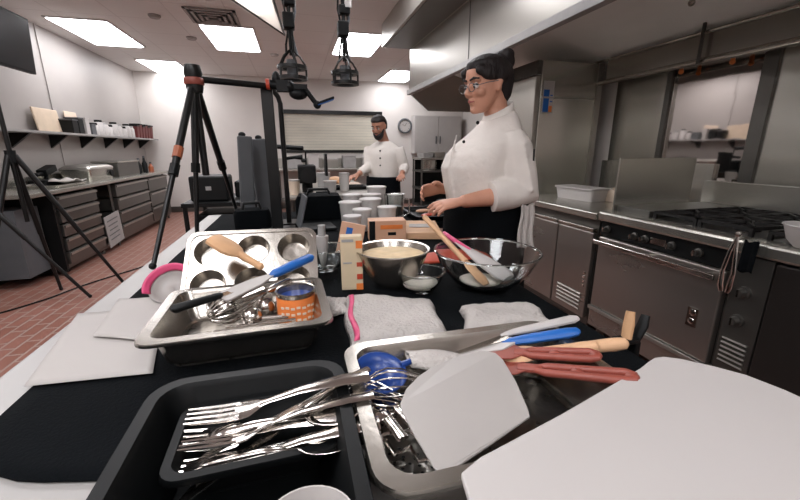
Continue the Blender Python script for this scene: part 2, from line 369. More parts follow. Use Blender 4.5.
pn = obj('control_panel', MB().bb((RX0+.005, -.39, .775), (RX0+.029, .39, .86)), 'black', t)
for y in (.33, .13, .06, -.10, -.24): knob(pn, RX0+.004, y, .818, .017)
obj('badge', MB().bb((RX0+.001, -.06, .80), (RX0+.0045, .03, .835)), 'chrome', pn)
d = obj('oven_door', MB().bb((RX0-.01, -.38, .30), (RX0+.028, .38, .765)), 'oven', t, bevel=.008)
hm = MB().box((RX0-.06, 0, .738), (.014, .74, .028))
for y in (-.33, 0, .33): hm.box((RX0-.032, y, .738), (.05, .02, .016))
obj('handle', hm, 'chrome', d, bevel=.004)
obj('badge', MB().box((RX0-.013, -.28, .50), (.006, .05, .095)).ball((RX0-.016, -.28, .525), (.004, .018, .018)).ball((RX0-.016, -.28, .48), (.004, .016, .016)), 'chrome', d)
obj('kick_panel', MB().bb((RX0+.0, -.39, .155), (RX0+.028, .39, .275)), 'oven', t)
obj('kick_trim', MB().bb((RX0-.02, -.39, .272), (RX0+.028, .39, .296)), 'steel_lt', t, bevel=.003)
burner_top(t, RX0+.09, RX1-.02, -.39, .14, .915, 2, 2)
obj('griddle_plate', MB().bb((RX0+.1, .15, .9), (RX1-.03, .385, .955)), 'steel_dk', t, bevel=.004)
obj('side_splash', MB().bb((RX0+.07, .382, .90), (RX1-.12, .392, 1.245)), 'steel', t, bevel=.003)
obj('back_riser', MB().bb((RX1-.015, -.39, .87), (RX1+.03, .39, 1.10)), 'steel', t, bevel=.004)
for sx in (-.33, .33):
    for sy in (-.34, .34): obj('leg', MB().tube([(sx, sy, 0), (sx, sy, .145)], .028), 'steel_dk', t)
# near unit
t = thing('convection_range', 'dark fronted range beside the oven range with knobs and a vent louvre', 'range', (2.25, .66, 0))
obj('body', MB().bb((RX0+.03, -.5, .14), (RX1, .505, .87)), 'steel_dk', t)
obj('top_rail', MB().bb((RX0-.03, -.5, .865), (RX0+.09, .505, .925)), 'steel', t, bevel=.012)
pn = obj('control_panel', MB().bb((RX0-.01, .36, .2), (RX0+.029, .5, .86)), 'steel_dk', t, bevel=.003)
knob(pn, RX0-.011, .44, .70, .022); knob(pn, RX0-.011, .44, .57, .022)
mb = MB()
for k in range(6): mb.box((RX0-.014, .43, .36+k*.022), (.010, .10, .008), R=Matrix.Rotation(.5, 3, 'Y'))
obj('louver', mb, 'steel_lt', pn)
d = obj('door', MB().bb((RX0-.02, -.49, .2), (RX0+.028, .35, .855)), 'dkdoor', t, bevel=.006)
obj('handle', MB().tube([(RX0-.03, -.4, .8), (RX0-.06, -.4, .8), (RX0-.06, .0, .8), (RX0-.03, .0, .8)], .012), 'chrome', d, smooth=True)
k = knob(d, RX0-.021, .12, .76, .022)
burner_top(t, RX0+.09, RX1-.02, -.49, .49, .915, 2, 3)
obj('back_riser', MB().bb((RX1-.015, -.5, .87), (RX1+.03, .5, 1.10)), 'steel', t, bevel=.004)
for sx in (-.33, .33):
    for sy in (-.44, .44): obj('leg', MB().tube([(sx, sy, 0), (sx, sy, .145)], .028), 'steel_dk', t)
t = obj('mixing_bowl', MB().lathe([(.0, .004), (.05, .002), (.075, .03), (.092, .085), (.098, .088), (.096, .092), (.088, .09), (.07, .034), (.045, .008), (0, .008)], 32), 'white', loc=(1.915, .965, .9255), smooth=True)
tag(t, 'plain white bowl standing on the front rail of the dark range', 'bowl')
# tongs hung over the range rail
t = thing('kitchen_tongs', 'steel tongs hanging open over the rail between the two ranges', 'tongs', (1.80, 1.15, .95))
for s in (-1, 1):
    obj('arm', MB().tube([(0, 0, .0), (-.01, s*.012, -.08), (-.012, s*.022, -.17), (-.012, s*.018, -.235), (-.008, s*.012, -.26)], [.006, .008, .009, .013, .010], 8, flat=.4), 'chrome', t, smooth=True)
obj('hinge', MB().ball((0, 0, .0), (.01, .012, .014)).box((.012, 0, .006), (.035, .012, .006)), 'chrome', t)
t = obj('hanging_cloth', MB().sheet(lambda u, v: (1.792-.004*math.sin(u*9)-.006*v, 1.06+u*.055, .932-.13*v+.006*math.sin(u*7)), 10, 8), 'blackcloth', solid=.008, smooth=True)
tag(t, 'small black pot holder hung on the rail right of the tongs', 'cloth')

# ------------------------------------------------------------ left wall counter, shelf, screen
t = thing('steel_counter', 'long steel work counter with drawer stacks along the left wall', 'counter', (-2.62, 6.4, 0))
obj('worktop', MB().bb((-.27, -2.2, .86), (.27, 1.95, .90)), 'steel', t, bevel=.006)
obj('back_rail', MB().bb((-.275, -2.2, .90), (-.25, 1.95, 1.0)), 'steel', t)
obj('end_panel', MB().bb((-.25, -1.78, .04), (.22, -1.74, .86)), 'black', t)
obj('carcass', MB().bb((-.25, -1.74, .06), (.2, 1.9, .1)).bb((-.25, -1.74, .1), (-.22, 1.9, .86)), 'steel_dk', t)
for y0, y1, n in ((-1.72, -.88, 5), (-.36, .85, 4), (.88, 1.88, 3)):
    for k in range(n):
        h = .74/n; z0 = .1+k*h
        d = obj('drawer', MB().bb((-.2, y0+.01, z0+.008), (.235, y1-.01, z0+h-.012)), 'steel_dk', t, bevel=.004)
        obj('handle', MB().bb((.236, y0+.02, z0+h-.045), (.252, y1-.02, z0+h-.022)), 'steel_lt', d)
for y in (-1.76, -.86, -.38, 1.86):
    obj('leg', MB().tube([(.17, y, 0), (.17, y, .86)], .02), 'steel_dk', t)
obj('lower_panel', MB().bb((-.2, -2.15, .1), (.1, -1.80, .75)), 'grey', t)
t = thing('wall_notice', 'white printed notice hung between the two drawer stacks', 'notice', (-2.37, 5.76, .28))
obj('sheet', MB().box((0, 0, 0), (.008, .44, .4), R=Matrix.Rotation(.08, 3, 'X')), 'lgrey', t)
mb = MB()
for k in range(5): mb.box((.006, -.02, .13-.06*k), (.003, .3-.03*(k % 3), .012), R=Matrix.Rotation(.08, 3, 'X'))
obj('printing', mb, 'grey', t)
# wall shelf
t = thing('wall_shelf', 'long white wall shelf on black brackets above the steel counter', 'shelf', (-2.76, 6.3, 1.48))
obj('board', MB().bb((-.138, -2.9, -.012), (.14, 2.65, .012)), 'lgrey', t)
for k in range(7):
    y = -1.9+.72*k
    obj('bracket', MB().prism([(-.138, -.012), (.06, -.012), (-.138, -.17)], y-.02, y+.02, lambda v: (v.x, v.z, v.y)), 'blacksatin', t)
SZ = 1.4925
tag(obj('cutting_board', MB().box((-2.83, 5.74, SZ+.135), (.02, .50, .28), R=Matrix.Rotation(-.12, 3, 'Y')), 'shelfwood', bevel=.01), 'pale wooden board leaning on the wall, on the shelf', 'board')
tag(obj('serving_tray', MB().box((-2.865, 6.36, SZ+.15), (.012, .30, .28), R=Matrix.Rotation(-.06, 3, 'Y')), 'cream', bevel=.01), 'thin cream tray leaning on the wall behind dark boxes', 'tray')
for i, (y, w, h, m, l) in enumerate(((6.02, .13, .16, 'black', 'black box on the shelf nearest the wooden board'), (6.17, .13, .19, 'black', 'taller black box on the shelf beside the first'), (6.34, .1, .20, 'white', 'white box with dark print right of the black boxes'), (6.50, .12, .13, 'grey', 'small grey box on the shelf right of a white box'))):
    t = thing('storage_box', l, 'box', (-2.76, y, SZ)); obj('body', MB().bb((-.07, -w/2, 0), (.08, w/2, h)), m, t, bevel=.006)
    obj('lid', MB().bb((-.075, -w/2-.004, h), (.085, w/2+.004, h+.015)), 'grey' if m == 'black' else m, t)
for i in range(9):
    y = 6.68+i*.165; h = .14+.05*((i*5) % 3)/2
    t = thing('storage_jar', 'white jar with dark lid in the row on the shelf, number %d from the boxes' % (i+1), 'jar', (-2.76, y, SZ), group='jars along the wall shelf')
    t['label'] = ['white jar with black lid next to the small grey box', 'second white jar past the small grey box', 'third white jar along the shelf, lid dark', 'fourth pale jar along the shelf, short', 'middle jar of the white jar row on the shelf', 'sixth pale jar along the shelf, taller', 'seventh pale jar on the shelf, third before the red bins', 'pale jar two before the dark red bins', 'pale jar touching the first dark red bin'][i]
    obj('body', MB().lathe([(0, 0), (.058, 0), (.06, .01), (.06, h-.02), (.045, h)], 14, cap1=True), 'white', t, smooth=True)
    obj('lid', MB().lathe([(.048, h), (.048, h+.03), (0, h+.03)], 14), 'black' if i % 3 != 2 else 'lgrey', t, smooth=True)
for i in range(6):
    t = thing('storage_bin', ['first dark red bin after the white jars', 'second dark red bin on the shelf', 'third dark red bin on the shelf', 'fourth dark red bin on the shelf', 'fifth dark red bin, second from the far end', 'last dark red bin at the far end of the shelf'][i], 'bin', (-2.77, 8.19+i*.14, SZ), group='dark red bins on the wall shelf')
    obj('body', MB().loft([rrect(.13, .1, .01, 0), rrect(.16, .125, .01, .2+.03*(i % 2))], cap1=True), 'dred', t)
    obj('rim', MB().bb((-.085, -.066, .2+.03*(i % 2)), (.085, .066, .225+.03*(i % 2))), 'black', t)
# screen
t = thing('wall_screen', 'black television screen hung high on the left wall', 'screen', (-2.45, 4.55, 2.27))
obj('panel', MB().box((0, 0, 0), (.05, .78, .5), R=Matrix.Rotation(.06, 3, 'Y')), 'black', t, bevel=.006)
obj('glass', MB().box((.027, 0, -.001), (.004, .74, .46), R=Matrix.Rotation(.06, 3, 'Y')), 'screen', t)
obj('bracket', MB().bb((-.44, -.05, -.1), (-.02, .05, -.06)).bb((-.44, -.12, -.2), (-.425, .12, .05)), 'blacksatin', t)
obj('sensor', MB().ball((0, -.3, -.26), .035).box((0, -.3, -.24), (.02, .02, .04)), 'black', t)
# things on the left counter
CZ = .9005
t = thing('kitchen_scale', 'small black appliance near the wall above the left counter', 'appliance', (-2.78, 5.35, CZ))
obj('base', MB().box((0, 0, .03), (.16, .34, .06)), 'black', t, bevel=.01)
obj('head', MB().box((0, .05, .16), (.1, .22, .07), R=Matrix.Rotation(.25, 3, 'X')).tube([(0, .0, .06), (0, .03, .14)], .02).tube([(0, -.05, .13), (0, -.17, .12)], .022), 'black', t, bevel=.006)
t = thing('food_warmer', 'long steel chafing tray with lid on the left counter', 'chafing tray', (-2.66, 6.05, CZ))
obj('pan', MB().loft([rrect(.30, .62, .03, 0), rrect(.34, .68, .03, .15)]), 'steel', t, smooth=True)
obj('lid', MB().loft([rrect(.35, .69, .03, .15), rrect(.34, .68, .05, .17), rrect(.26, .58, .06, .20)]), 'steel_lt', t, smooth=True)
k = obj('dial', MB().tube([(.17, .22, .08), (.19, .22, .08)], .045, 14), 'black', t)
t = thing('steel_bin', 'lidded grey steel box beside the chafing tray on the left counter', 'container', (-2.66, 6.95, CZ))
obj('body', MB().bb((-.16, -.4, 0), (.16, .4, .20)), 'steel_dk', t, bevel=.01); obj('lid', MB().bb((-.17, -.41, .2), (.17, .41, .225)), 'steel', t, bevel=.004)
for i, y in enumerate((7.5, 7.62, 7.76, 7.9, 8.05)):
    hh = (.22, .17, .25, .2, .14)[i]
    t = thing('squeeze_bottle', ['dark bottle nearest the grey steel box on the left counter', 'short white bottle between dark bottles on the left counter', 'tallest dark bottle at the counter end', 'pale bottle behind the tallest dark one', 'short orange bottle at the far counter end'][i], 'bottle', (-2.55-.05*(i % 2), y, CZ))
    obj('body', MB().lathe([(0, 0), (.04, 0), (.042, hh*.6), (.02, hh*.8), (.015, hh)], 14, cap1=True), ('black', 'white', 'black', 'cream', 'tape')[i], t, smooth=True)
    obj('cap', MB().lathe([(.018, hh), (.018, hh+.03), (0, hh+.035)], 12), 'grey', t, smooth=True)
t = thing('sheet_pan', 'flat steel tray with a crumpled pale cloth at the near end of the left counter', 'tray', (-2.6, 5.1, CZ))
obj('pan', MB().loft([rrect(.40, .6, .02, .03), rrect(.38, .58, .02, .028), rrect(.36, .56, .02, .003)], False, True), 'steel', t, solid=.002)
tag(obj('folded_cloth', MB().sheet(lambda u, v: (-2.72+.26*u, 5.22+.3*v, .95+.025*math.sin(u*7+v*3)*math.sin(v*6)), 12, 12), 'towel', solid=.008, smooth=True), 'crumpled pale cloth on the flat tray of the left counter', 'cloth')

# ------------------------------------------------------------ back of room
t = thing('prep_counter', 'dark steel prep counter below the shutter at the back wall', 'counter', (.9, 8.6, 0))
obj('worktop', MB().bb((-1.3, -.33, .86), (1.0, .38, .9)), 'steel_lt', t, bevel=.005)
obj('shelf', MB().bb((-1.25, -.3, .2), (.95, .35, .24)), 'steel_dk', t)
obj('splash', MB().bb((-1.3, .34, .9), (1.0, .38, 1.1)), 'steel_lt', t)
for sx in (-1.25, .95):
    for sy in (-.28, .33): obj('leg', MB().tube([(sx, sy, 0), (sx, sy, .86)], .02), 'steel_dk', t)
for i, (x, w, h, m, l) in enumerate(((.0, .3, .22, 'lgrey', 'grey box at the left end of the back counter'), (.38, .22, .28, 'white', 'white canister box on the back counter beside the grey box'), (.75, .3, .18, 'steel_lt', 'low pale box on the back counter behind the man'), (1.15, .28, .25, 'lgrey', 'tall grey box on the back counter behind the man'), (1.6, .3, .2, 'white', 'white box at the right end of the back counter'))):
    t = thing('storage_box', l, 'box', (x, 8.6, .9005)); obj('body', MB().bb((-w/2, -.13, 0), (w/2, .13, h)), m, t, bevel=.012)
    obj('lid', MB().bb((-w/2-.01, -.14, h), (w/2+.01, .14, h+.02)), 'white', t, bevel=.004)
t = thing('dish_rack', 'dark wheeled steel rack with shelves below the white wall cabinet', 'rack', (3.05, 7.6, 0))
for z in (.15, .5, .85, 1.1): obj('shelf', MB().bb((-.65, -.3, z), (.75, .3, z+.03)), 'steel_dk' if z < 1 else 'steel_lt', t)
for sx in (-.63, .73):
    for sy in (-.28, .28): obj('post', MB().tube([(sx, sy, 0), (sx, sy, 1.13)], .018), 'steel_dk', t)
obj('side_panel', MB().bb((-.6, .27, .18), (.7, .29, 1.08)), 'black', t)
for i in range(5):
    t = tag(obj('stacked_pan', MB().loft([rrect(.2, .4, .02, 0), rrect(.23, .44, .02, .09+.02*(i % 2))]), 'steel_lt' if i % 2 else 'lgrey', loc=(2.58+i*.25, 7.6, 1.1305), smooth=True),
            ['leftmost pan on top of the dark rack by the clock wall', 'second pan from the left on the dark rack', 'middle pan on top of the dark rack', 'fourth pan from the left on the dark rack', 'rightmost pan on the dark rack, near the woman'][i], 'pan', 'pans on the back rack')
for i in range(3):
    tag(obj('stock_pot', MB().lathe([(0, 0), (.15, 0), (.155, .02), (.155, .2), (.165, .205)], 20, cap1=True), 'steel', loc=(2.65+.4*i, 7.55, .8805), smooth=True), ['steel pot at the left on the rack shelf under the pans', 'steel pot in the middle of the rack shelf under the pans', 'steel pot at the right on the rack shelf under the pans'][i], 'pot', 'pots in the back rack')
t = thing('wall_cabinet', 'white two-door wall cabinet beside the round clock', 'cabinet', (3.25, 8.85, 1.62))
obj('body', MB().bb((-.55, -.12, -.42), (.6, .145, .42)), 'white', t)
for x0, x1, hx in ((-.545, .02, -.03), (.03, .595, .07)):
    d = obj('door', MB().bb((x0, -.14, -.41), (x1, -.121, .41)), 'paper', t, bevel=.004)
    obj('handle', MB().bb((hx-.01, -.16, -.2), (hx+.01, -.141, -.03)), 'grey', d)
t = thing('wall_clock', 'round wall clock with dark rim on the back wall', 'clock', (2.53, 8.965, 1.82))
Rx = Matrix.Rotation(PI/2, 4, 'X')
obj('rim', MB().lathe([(.125, -.02), (.165, -.02), (.17, .03), (.14, .04), (.13, .02)], 32).xf(Rx), 'grey', t, smooth=True)
obj('face', MB().lathe([(0, .012), (.135, .012), (.135, -.03), (0, -.03)], 32).xf(Rx), 'paper', t)
obj('hand', MB().box((.02, -.016, .03), (.008, .004, .08), R=Matrix.Rotation(.5, 3, 'Y')).box((-.03, -.016, .015), (.006, .004, .07), R=Matrix.Rotation(-1.1, 3, 'Y')), 'black', t)
mb = MB()
for k in range(12): mb.box((.112*math.sin(k*PI/6), -.014, .112*math.cos(k*PI/6)), (.008, .003, .016), R=Matrix.Rotation(k*PI/6, 3, 'Y'))
obj('hour_mark', mb, 'black', t)

# ------------------------------------------------------------ tables
TZ = .905
def table(name, label, x0, x1, y0, y1, top):
    cx, cy = (x0+x1)/2, (y0+y1)/2; t = thing(name, label, 'table', (cx, cy, 0)); a, b = (x1-x0)/2, (y1-y0)/2
    obj('tabletop', MB().bb((-a, -b, TZ-.035), (a, b, TZ)), top, t, bevel=.008)
    obj('undershelf', MB().bb((-a+.05, -b+.05, .22), (a-.05, b-.05, .25)), 'steel_dk', t)
    for sx in (-1, 1):
        for sy in (-1, 1): obj('leg', MB().tube([(sx*(a-.06), sy*(b-.06), 0), (sx*(a-.06), sy*(b-.06), TZ-.035)], .022), 'steel_dk', t)
table('prep_table', 'long pale table in the foreground mostly covered by a black cloth', -.54, .62, .02, 2.55, 'table')
table('prep_table', 'farther table in the middle of the room with trays on it', -.1, .72, 3.4, 5.2, 'steel_lt')
TC = TZ+.006
def clothmesh():
    mb = MB(); nx, ny = 44, 70; idx = {}
    r = .13; V = []
    for j in range(ny+1):
        for i in range(nx+1):
            s = -.455+i*(1.47/nx); y = .435+j*(2.08/ny); j2 = 0
            # rounded near-left corner
            cx0, cy0 = -.455+r, .435+r
            x_ = s
            z = TC+.0012*math.sin(s*11+y*4)*math.sin(y*9)
            if x_ < cx0 and y < cy0:
                d = math.hypot(x_-cx0, y-cy0)
                mx = max(abs(x_-cx0), abs(y-cy0))
                if d > 1e-6: k = mx/d; x_, y = cx0+(x_-cx0)*k, cy0+(y-cy0)*k
            if x_ < -.16: y += (-.16-x_)*.24*max(0, 1-(y-.435)/.5)
            if s > .635:
                h = s-.635; x_ = .637+.012*math.sin(y*14+h*3)*min(1, h*6)+.01*min(1, h*10); z = TC-h
            V.append((x_, y, z))
    F = [(j*(nx+1)+i, j*(nx+1)+i+1, (j+1)*(nx+1)+i+1, (j+1)*(nx+1)+i) for j in range(ny) for i in range(nx)]
    return mb.add(V, F)
tag(obj('black_tablecloth', clothmesh(), 'blackcloth', solid=.004, smooth='all'), 'black cloth laid over the foreground table and hanging on its right side', 'tablecloth')
tag(obj('power_cable', MB().tube([(-.5, .30, TZ+.004), (-.45, .36, TZ+.004), (-.38, .4, TZ+.004), (-.30, .40, TZ+.004), (-.24, .37, TZ+.004), (-.22, .3, TZ+.004)], .0035, 6), 'black', smooth=True), 'thin black cable curving on the pale table at lower left', 'cable')
PZ = TC+.002
def sheetobj(name, P4, z, m, label, cat, wob=.002, th=.0008, n=14, ph=0, **k):
    a, b, c, d = [Vector((p[0], p[1], p[2] if len(p) > 2 else z)) for p in P4]
    def fn(u, v):
        p = (a*(1-u)+b*u)*(1-v)+(d*(1-u)+c*u)*v
        p.z += wob*(math.sin(u*5+ph)*math.sin(v*4+ph)+1); return p
    return tag(obj(name, MB().sheet(fn, n, n), m, solid=th, smooth='all', offset=1, **k), label, cat)
sheetobj('paper_sheet', [(-.463, .70), (-.268, .688), (-.345, 1.02), (-.53, 1.02)], PZ+.001, 'paper', 'white recipe sheet lying at the left edge of the black cloth', 'paper')
sheetobj('paper_sheet', [(-.43, .86), (-.275, .80), (-.33, 1.06), (-.47, 1.09)], PZ+.0065, 'paper', 'second white sheet on top of the first one beside the steel pan', 'paper', ph=1)

# ------------------------------------------------------------ pans
def hotel_pan(name, label, cat, w, d, h, loc, rz=0, m='pansteel', lip=.018, r=.03, th=.0015, bottom='scratched'):
    """pan with a rolled lip; local z=0 is the underside"""
    t = thing(name, label, cat, loc, rz)
    R = [rrect(w, d, r, h-.006), rrect(w-.002, d-.002, r, h), rrect(w-2*lip, d-2*lip, r*.9, h), rrect(w-2*lip-.006, d-2*lip-.006, r*.85, h-.006), rrect(w-2*lip-.03, d-2*lip-.03, r*.8, .012), rrect(w-2*lip-.05, d-2*lip-.05, r*.7, .003)]
    obj('pan_wall', MB().loft(R, False, False), m, t, solid=th, smooth=True, offset=1)
    obj('pan_bottom', MB().loft([rrect(w-2*lip-.048, d-2*lip-.048, r*.7, .0), rrect(w-2*lip-.048, d-2*lip-.048, r*.7, .003)]), bottom, t)
    return t
hotel_pan('steel_pan', 'half-size steel pan on the left full of baking tools and an orange can', 'pan', .335, .275, .07, (-.12, .80, PZ+.0015), rz=.03)
hotel_pan('steel_pan', 'steel pan in front holding spatulas, ladle and skimmer', 'pan', .364, .285, .085, (.2340, .4055, PZ+.0015), rz=-.0, r=.035, lip=.016)
hotel_pan('black_food_pan', 'deep black plastic food pan in the foreground holding the cutlery bin', 'pan', .242, .32, .085, (-.0755, .350, PZ+.0015), m='black', bottom='black', r=.04, th=.003, lip=.012)
hotel_pan('cutlery_bin', 'small black bin with forks, spoons and knives inside the deep black pan', 'bin', .186, .125, .055, (-.064, .42, PZ+.010), rz=.03, m='black', bottom='black', r=.02, th=.002, lip=.008)

# ------------------------------------------------------------ cutlery
def fork_mb():
    mb = MB(); L = .19
    mb.tube([(0, 0, 0), (.03, 0, .003), (.08, 0, .004), (.115, 0, .001), (.125, 0, 0)], [.0095, .009, .0055, .0035, .005], 8, flat=.28)
    mb.tube([(.122, 0, 0), (.135, 0, -.002), (.150, 0, -.002)], [.005, .0115, .013], 8, flat=.16)
    for k in range(4):
        y = (k-1.5)*.0062; mb.tube([(.146, y, -.002), (.165, y*1.02, .0), (.198, y*.98, .006)], [.0024, .0022, .0013], 6)
    return mb
def spoon_mb():
    mb = MB()
    mb.tube([(0, 0, 0), (.03, 0, .003), (.08, 0, .004), (.12, 0, 0)], [.0095, .009, .005, .0035], 8, flat=.28)
    V = []
    for j in range(7):
        rr = j/6
        for k in range(16):
            a = 2*PI*k/16; V.append(Vector((.152+.034*rr*math.cos(a), .021*rr*math.sin(a)*(1+.1*math.cos(a)), -.008*(1-rr*rr))))
    mb.add(V, [(j*16+k, j*16+(k+1) % 16, (j+1)*16+(k+1) % 16, (j+1)*16+k) for j in range(6) for k in range(16)])
    return mb
def knife_mb():
    mb = MB().tube([(0, 0, 0), (.03, 0, .001), (.09, 0, 0), (.1, 0, 0)], [.009, .009, .006, .006], 8, flat=.4)
    return mb.prism([(.098, -.006), (.2, -.009), (.215, -.002), (.205, .006), (.098, .006)], -.0008, .0008)
fk = tag(obj('fork', fork_mb(), 'chrome', smooth=True), 'steel fork on top of the cutlery, tines towards upper left', 'fork', 'forks in the black cutlery bin')
fk.scale = (1.1, 1.4, 1.2)
along(fk, (.075, .437, 1.012), (-.147, .430, .990), 0)
for l, A, B, rl in (('second fork, its tines just below the top fork tines', (.075, .410, 1.002), (-.137, .398, .980), .2),
                    ('third fork, tines half under the other forks', (.060, .395, .99), (-.135, .42, .970), -.2),
                    ('fork lying lowest along the near side of the cutlery bin', (.075, .37, .992), (-.13, .382, .962), .1)):
    along(dup(fk, label=l), A, B, rl)
sp = tag(obj('spoon', spoon_mb(), 'chrome', smooth='all', solid=.0012), 'steel spoon with its bowl resting on the right rim of the black pan', 'spoon', 'spoons in the black cutlery bin')
along(sp, (-.125, .415, .980), (.05, .396, .998), .15)
along(dup(sp, label='steel spoon in the cutlery bin, lying under the first spoon'), (-.135, .385, .968), (.04, .362, .985), -.1)
kn = tag(obj('table_knife', knife_mb(), 'chrome', smooth=True), 'steel table knife with its broad handle sticking out over the pan', 'knife', 'knives in the black cutlery bin')
along(kn, (.077, .452, 1.012), (-.08, .395, .985), .3)
along(dup(kn, label='steel table knife low in the bin pointing right'), (-.125, .374, .967), (.06, .385, .985), .2)
along(dup(kn, label='steel table knife crossing under the forks'), (.045, .455, .998), (-.09, .375, .968), .1)

# ------------------------------------------------------------ utensils in the big steel pan
BZ = PZ+.005
# handles: each utensil lies from its head (left, in the pan) to its handle end (right, over the rim)
def slot_handle(name, label, A, B, head, hand_len, m='red'):
    A, B = Vector(A), Vector(B); L = (B-A).length; t = along(thing(name, label, 'spatula'), A, B)
    x0 = L-hand_len
    hm = MB()
    for s in (-1, 1): hm.tube([(x0+.006, s*.0045, 0), (x0+.02, s*.0095, 0), (L-.015, s*.0105, 0), (L-.003, s*.006, 0)], [.0045, .0055, .006, .004], 10)
    for q in (x0+.008, x0+hand_len*.45, L-.008): hm.ball((q, 0, 0), (.009, .010, .0055))
    hm.bb((x0+.01, -.008, -.005), (L-.01, .008, -.001))
    obj('handle', hm, m, t, smooth=True)
    obj('shaft', MB().tube([(.07, 0, 0), (x0+.01, 0, 0)], [.009, .0085], 10, flat=.75), m, t, smooth=True)
    obj('blade', MB().prism([(0, -.028), (.01, -.032), (.07, -.022), (.085, -.006), (.085, .006), (.07, .022), (.01, .032), (0, .028)], -.0012, .0012), head, t, bevel=.001)
    return t
slot_handle('red_spatula', 'brick red slotted-handle spatula, upper of the two red ones', (0.266, 0.521, 0.974), (0.408, 0.397, 1.012), 'red', .115)
slot_handle('red_spatula', 'brick red slotted-handle spatula, lower and longer of the two red ones', (0.256, 0.492, 0.968), (0.413, 0.338, 1.013), 'red', .135)
t = along(thing('rubber_spatula', 'spatula with a long bright blue handle lying across the steel pan', 'spatula'), (0.237, 0.542, 0.966), (0.431, 0.469, 1.013))
L = 0.212
obj('handle', MB().tube([(.085, 0, 0), (.10, 0, 0), (L*.6, 0, 0), (L-.02, 0, 0), (L-.004, 0, 0), (L, 0, 0)], [.006, .0085, .011, .0115, .009, .004], 12, flat=.7), 'blue', t, smooth=True)
obj('blade', MB().prism([(0, -.02), (.005, -.026), (.085, -.024), (.11, -.006), (.11, .006), (.085, .024), (.005, .026), (0, .02)], -.003, .003), 'white', t, bevel=.001)
for l, A, B, r in (('pale wooden handle tip between blue and red handles in the pan', (0.295, 0.514, 0.960), (0.430, 0.425, 1.010), .0095), ('longest pale wooden handle with rounded end right of the steel pan', (0.309, 0.482, 0.980), (0.472, 0.415, 1.014), .0105)):
    t = along(thing('wooden_spoon', l, 'spoon', group='wooden spoons in the front steel pan'), A, B)
    L = (Vector(B)-Vector(A)).length
    obj('handle', MB().tube([(.04, 0, 0), (L*.6, 0, 0), (L-.02, 0, 0), (L-.004, 0, 0), (L, 0, 0)], [r*.7, r*.85, r, r*.85, r*.4], 12), 'wood', t, smooth=True)
    obj('bowl', MB().ball((.02, 0, 0), (.035, .024, .006)), 'wood', t, smooth=True)
t = along(thing('steel_turner', 'steel utensil handle farthest back across the pan, pointing up right', 'turner'), (0.245, 0.546, 0.974), (0.454, 0.503, 1.018))
obj('handle', MB().tube([(.08, 0, 0), (0.131, 0, 0), (0.208, 0, 0), (0.218, 0, 0)], [.006, .0095, .0105, .006], 10, flat=.6), 'white', t, smooth=True)
obj('blade', MB().prism([(0, -.03), (.09, -.02), (.09, .02), (0, .03)], -.0008, .0008), 'pansteel', t)
# blue ladle/spoon bowl
t = thing('blue_ladle', 'dark blue ladle bowl at the back left of the front steel pan', 'ladle', (.098, .488, .962), rot=(.30, .05, .3))
obj('bowl', MB().lathe([(0, 0), (.019, .003), (.032, .012), (.039, .026)], 28), 'navy', t, solid=.0022, smooth='all')
obj('handle', MB().tube([(.034, 0, .026), (.06, 0, .03), (.15, -.01, .012)], .005, 8), 'navy', t, smooth=True)
# wrapped white cloth bundle
def bundle(u, v):
    a = 2*PI*v; x = .15+.105*u; r = (.5+.5*math.sin(PI*min(1, max(0, u*.85+.12))))*.021
    return (x, .505-.03*u+r*1.25*math.cos(a), .985-.008*u+r*.55*math.sin(a)+.0012*math.sin(a*5+u*9))
tag(obj('napkin_roll', MB().sheet(bundle, 16, 28), 'towel', solid=.001, smooth='all'), 'rolled white napkin lying on the blue spoon in the front steel pan', 'napkin')
# whisks
def whisk(name, label, A, B, L=.26, R=.03, hm='chrome', wires=8, hl=.11, group=None):
    t = along(thing(name, label, 'whisk', group=group), A, B)
    obj('handle', MB().tube([(0, 0, 0), (.01, 0, 0), (hl-.01, 0, 0), (hl, 0, 0)], [.007, .0095, .0085, .006], 12), hm, t, smooth=True)
    w = MB()
    for k in range(wires):
        a = PI*k/wires; pts = []
        for i in range(17):
            q = i/16*2*PI-PI; s = math.sin(q); c = (1+math.cos(q))/2
            prof = math.sin(min(1, (1-abs(q)/PI)*1.0)*PI/2)
            xx = hl-.005+(L-hl)*prof; rr = R*math.sin(q/1.0)*(.35+.65*prof)*1.25
            rr = R*math.copysign(math.sin(PI*min(1, prof*.96)**1.6)**.8 if prof < .999 else 0, q)
            pts.append((xx, rr*math.cos(a), rr*math.sin(a)))
        w.tube(pts, .0011, 5)
    obj('wire_cage', w, 'chrome', t, smooth=True); return t
whisk('wire_whisk', 'steel wire whisk lying in the front pan next to the blue ladle', (.26, .43, .972), (.10, .452, .972), L=.20, R=.032, hl=.07)
whisk('wire_whisk', 'second steel whisk crossing below the first in the front pan', (.20, .39, .967), (.085, .458, .955), L=.19, R=.028, hl=.07)
# perforated skimmer
t = thing('perforated_skimmer', 'round steel skimmer with holes at the near left of the front pan', 'skimmer', (.108, .345, .948), rot=(-.10, .08, .5))
V = []; mb = MB()
mb.lathe([(0, -.012), (.02, -.011), (.038, -.006), (.05, .001), (.054, .004), (.056, .004)], 40)
obj('bowl', mb, 'scratched', t, solid=.0012, smooth='all')
mb = MB()
for rr, n in ((.012, 6), (.024, 10), (.036, 15)):
    for k in range(n):
        a = 2*PI*k/n; mb.lathe([(0, .0), (.0023, .0)], 8, (rr*math.cos(a), rr*math.sin(a), -.0105+.0065*(rr/.04)**2.2+.0015))
obj('hole', mb, 'black', t)
obj('handle', MB().tube([(.052, 0, .005), (.1, .01, .02), (.2, .03, .022)], .005, 8, flat=.6), 'chrome', t, smooth=True)
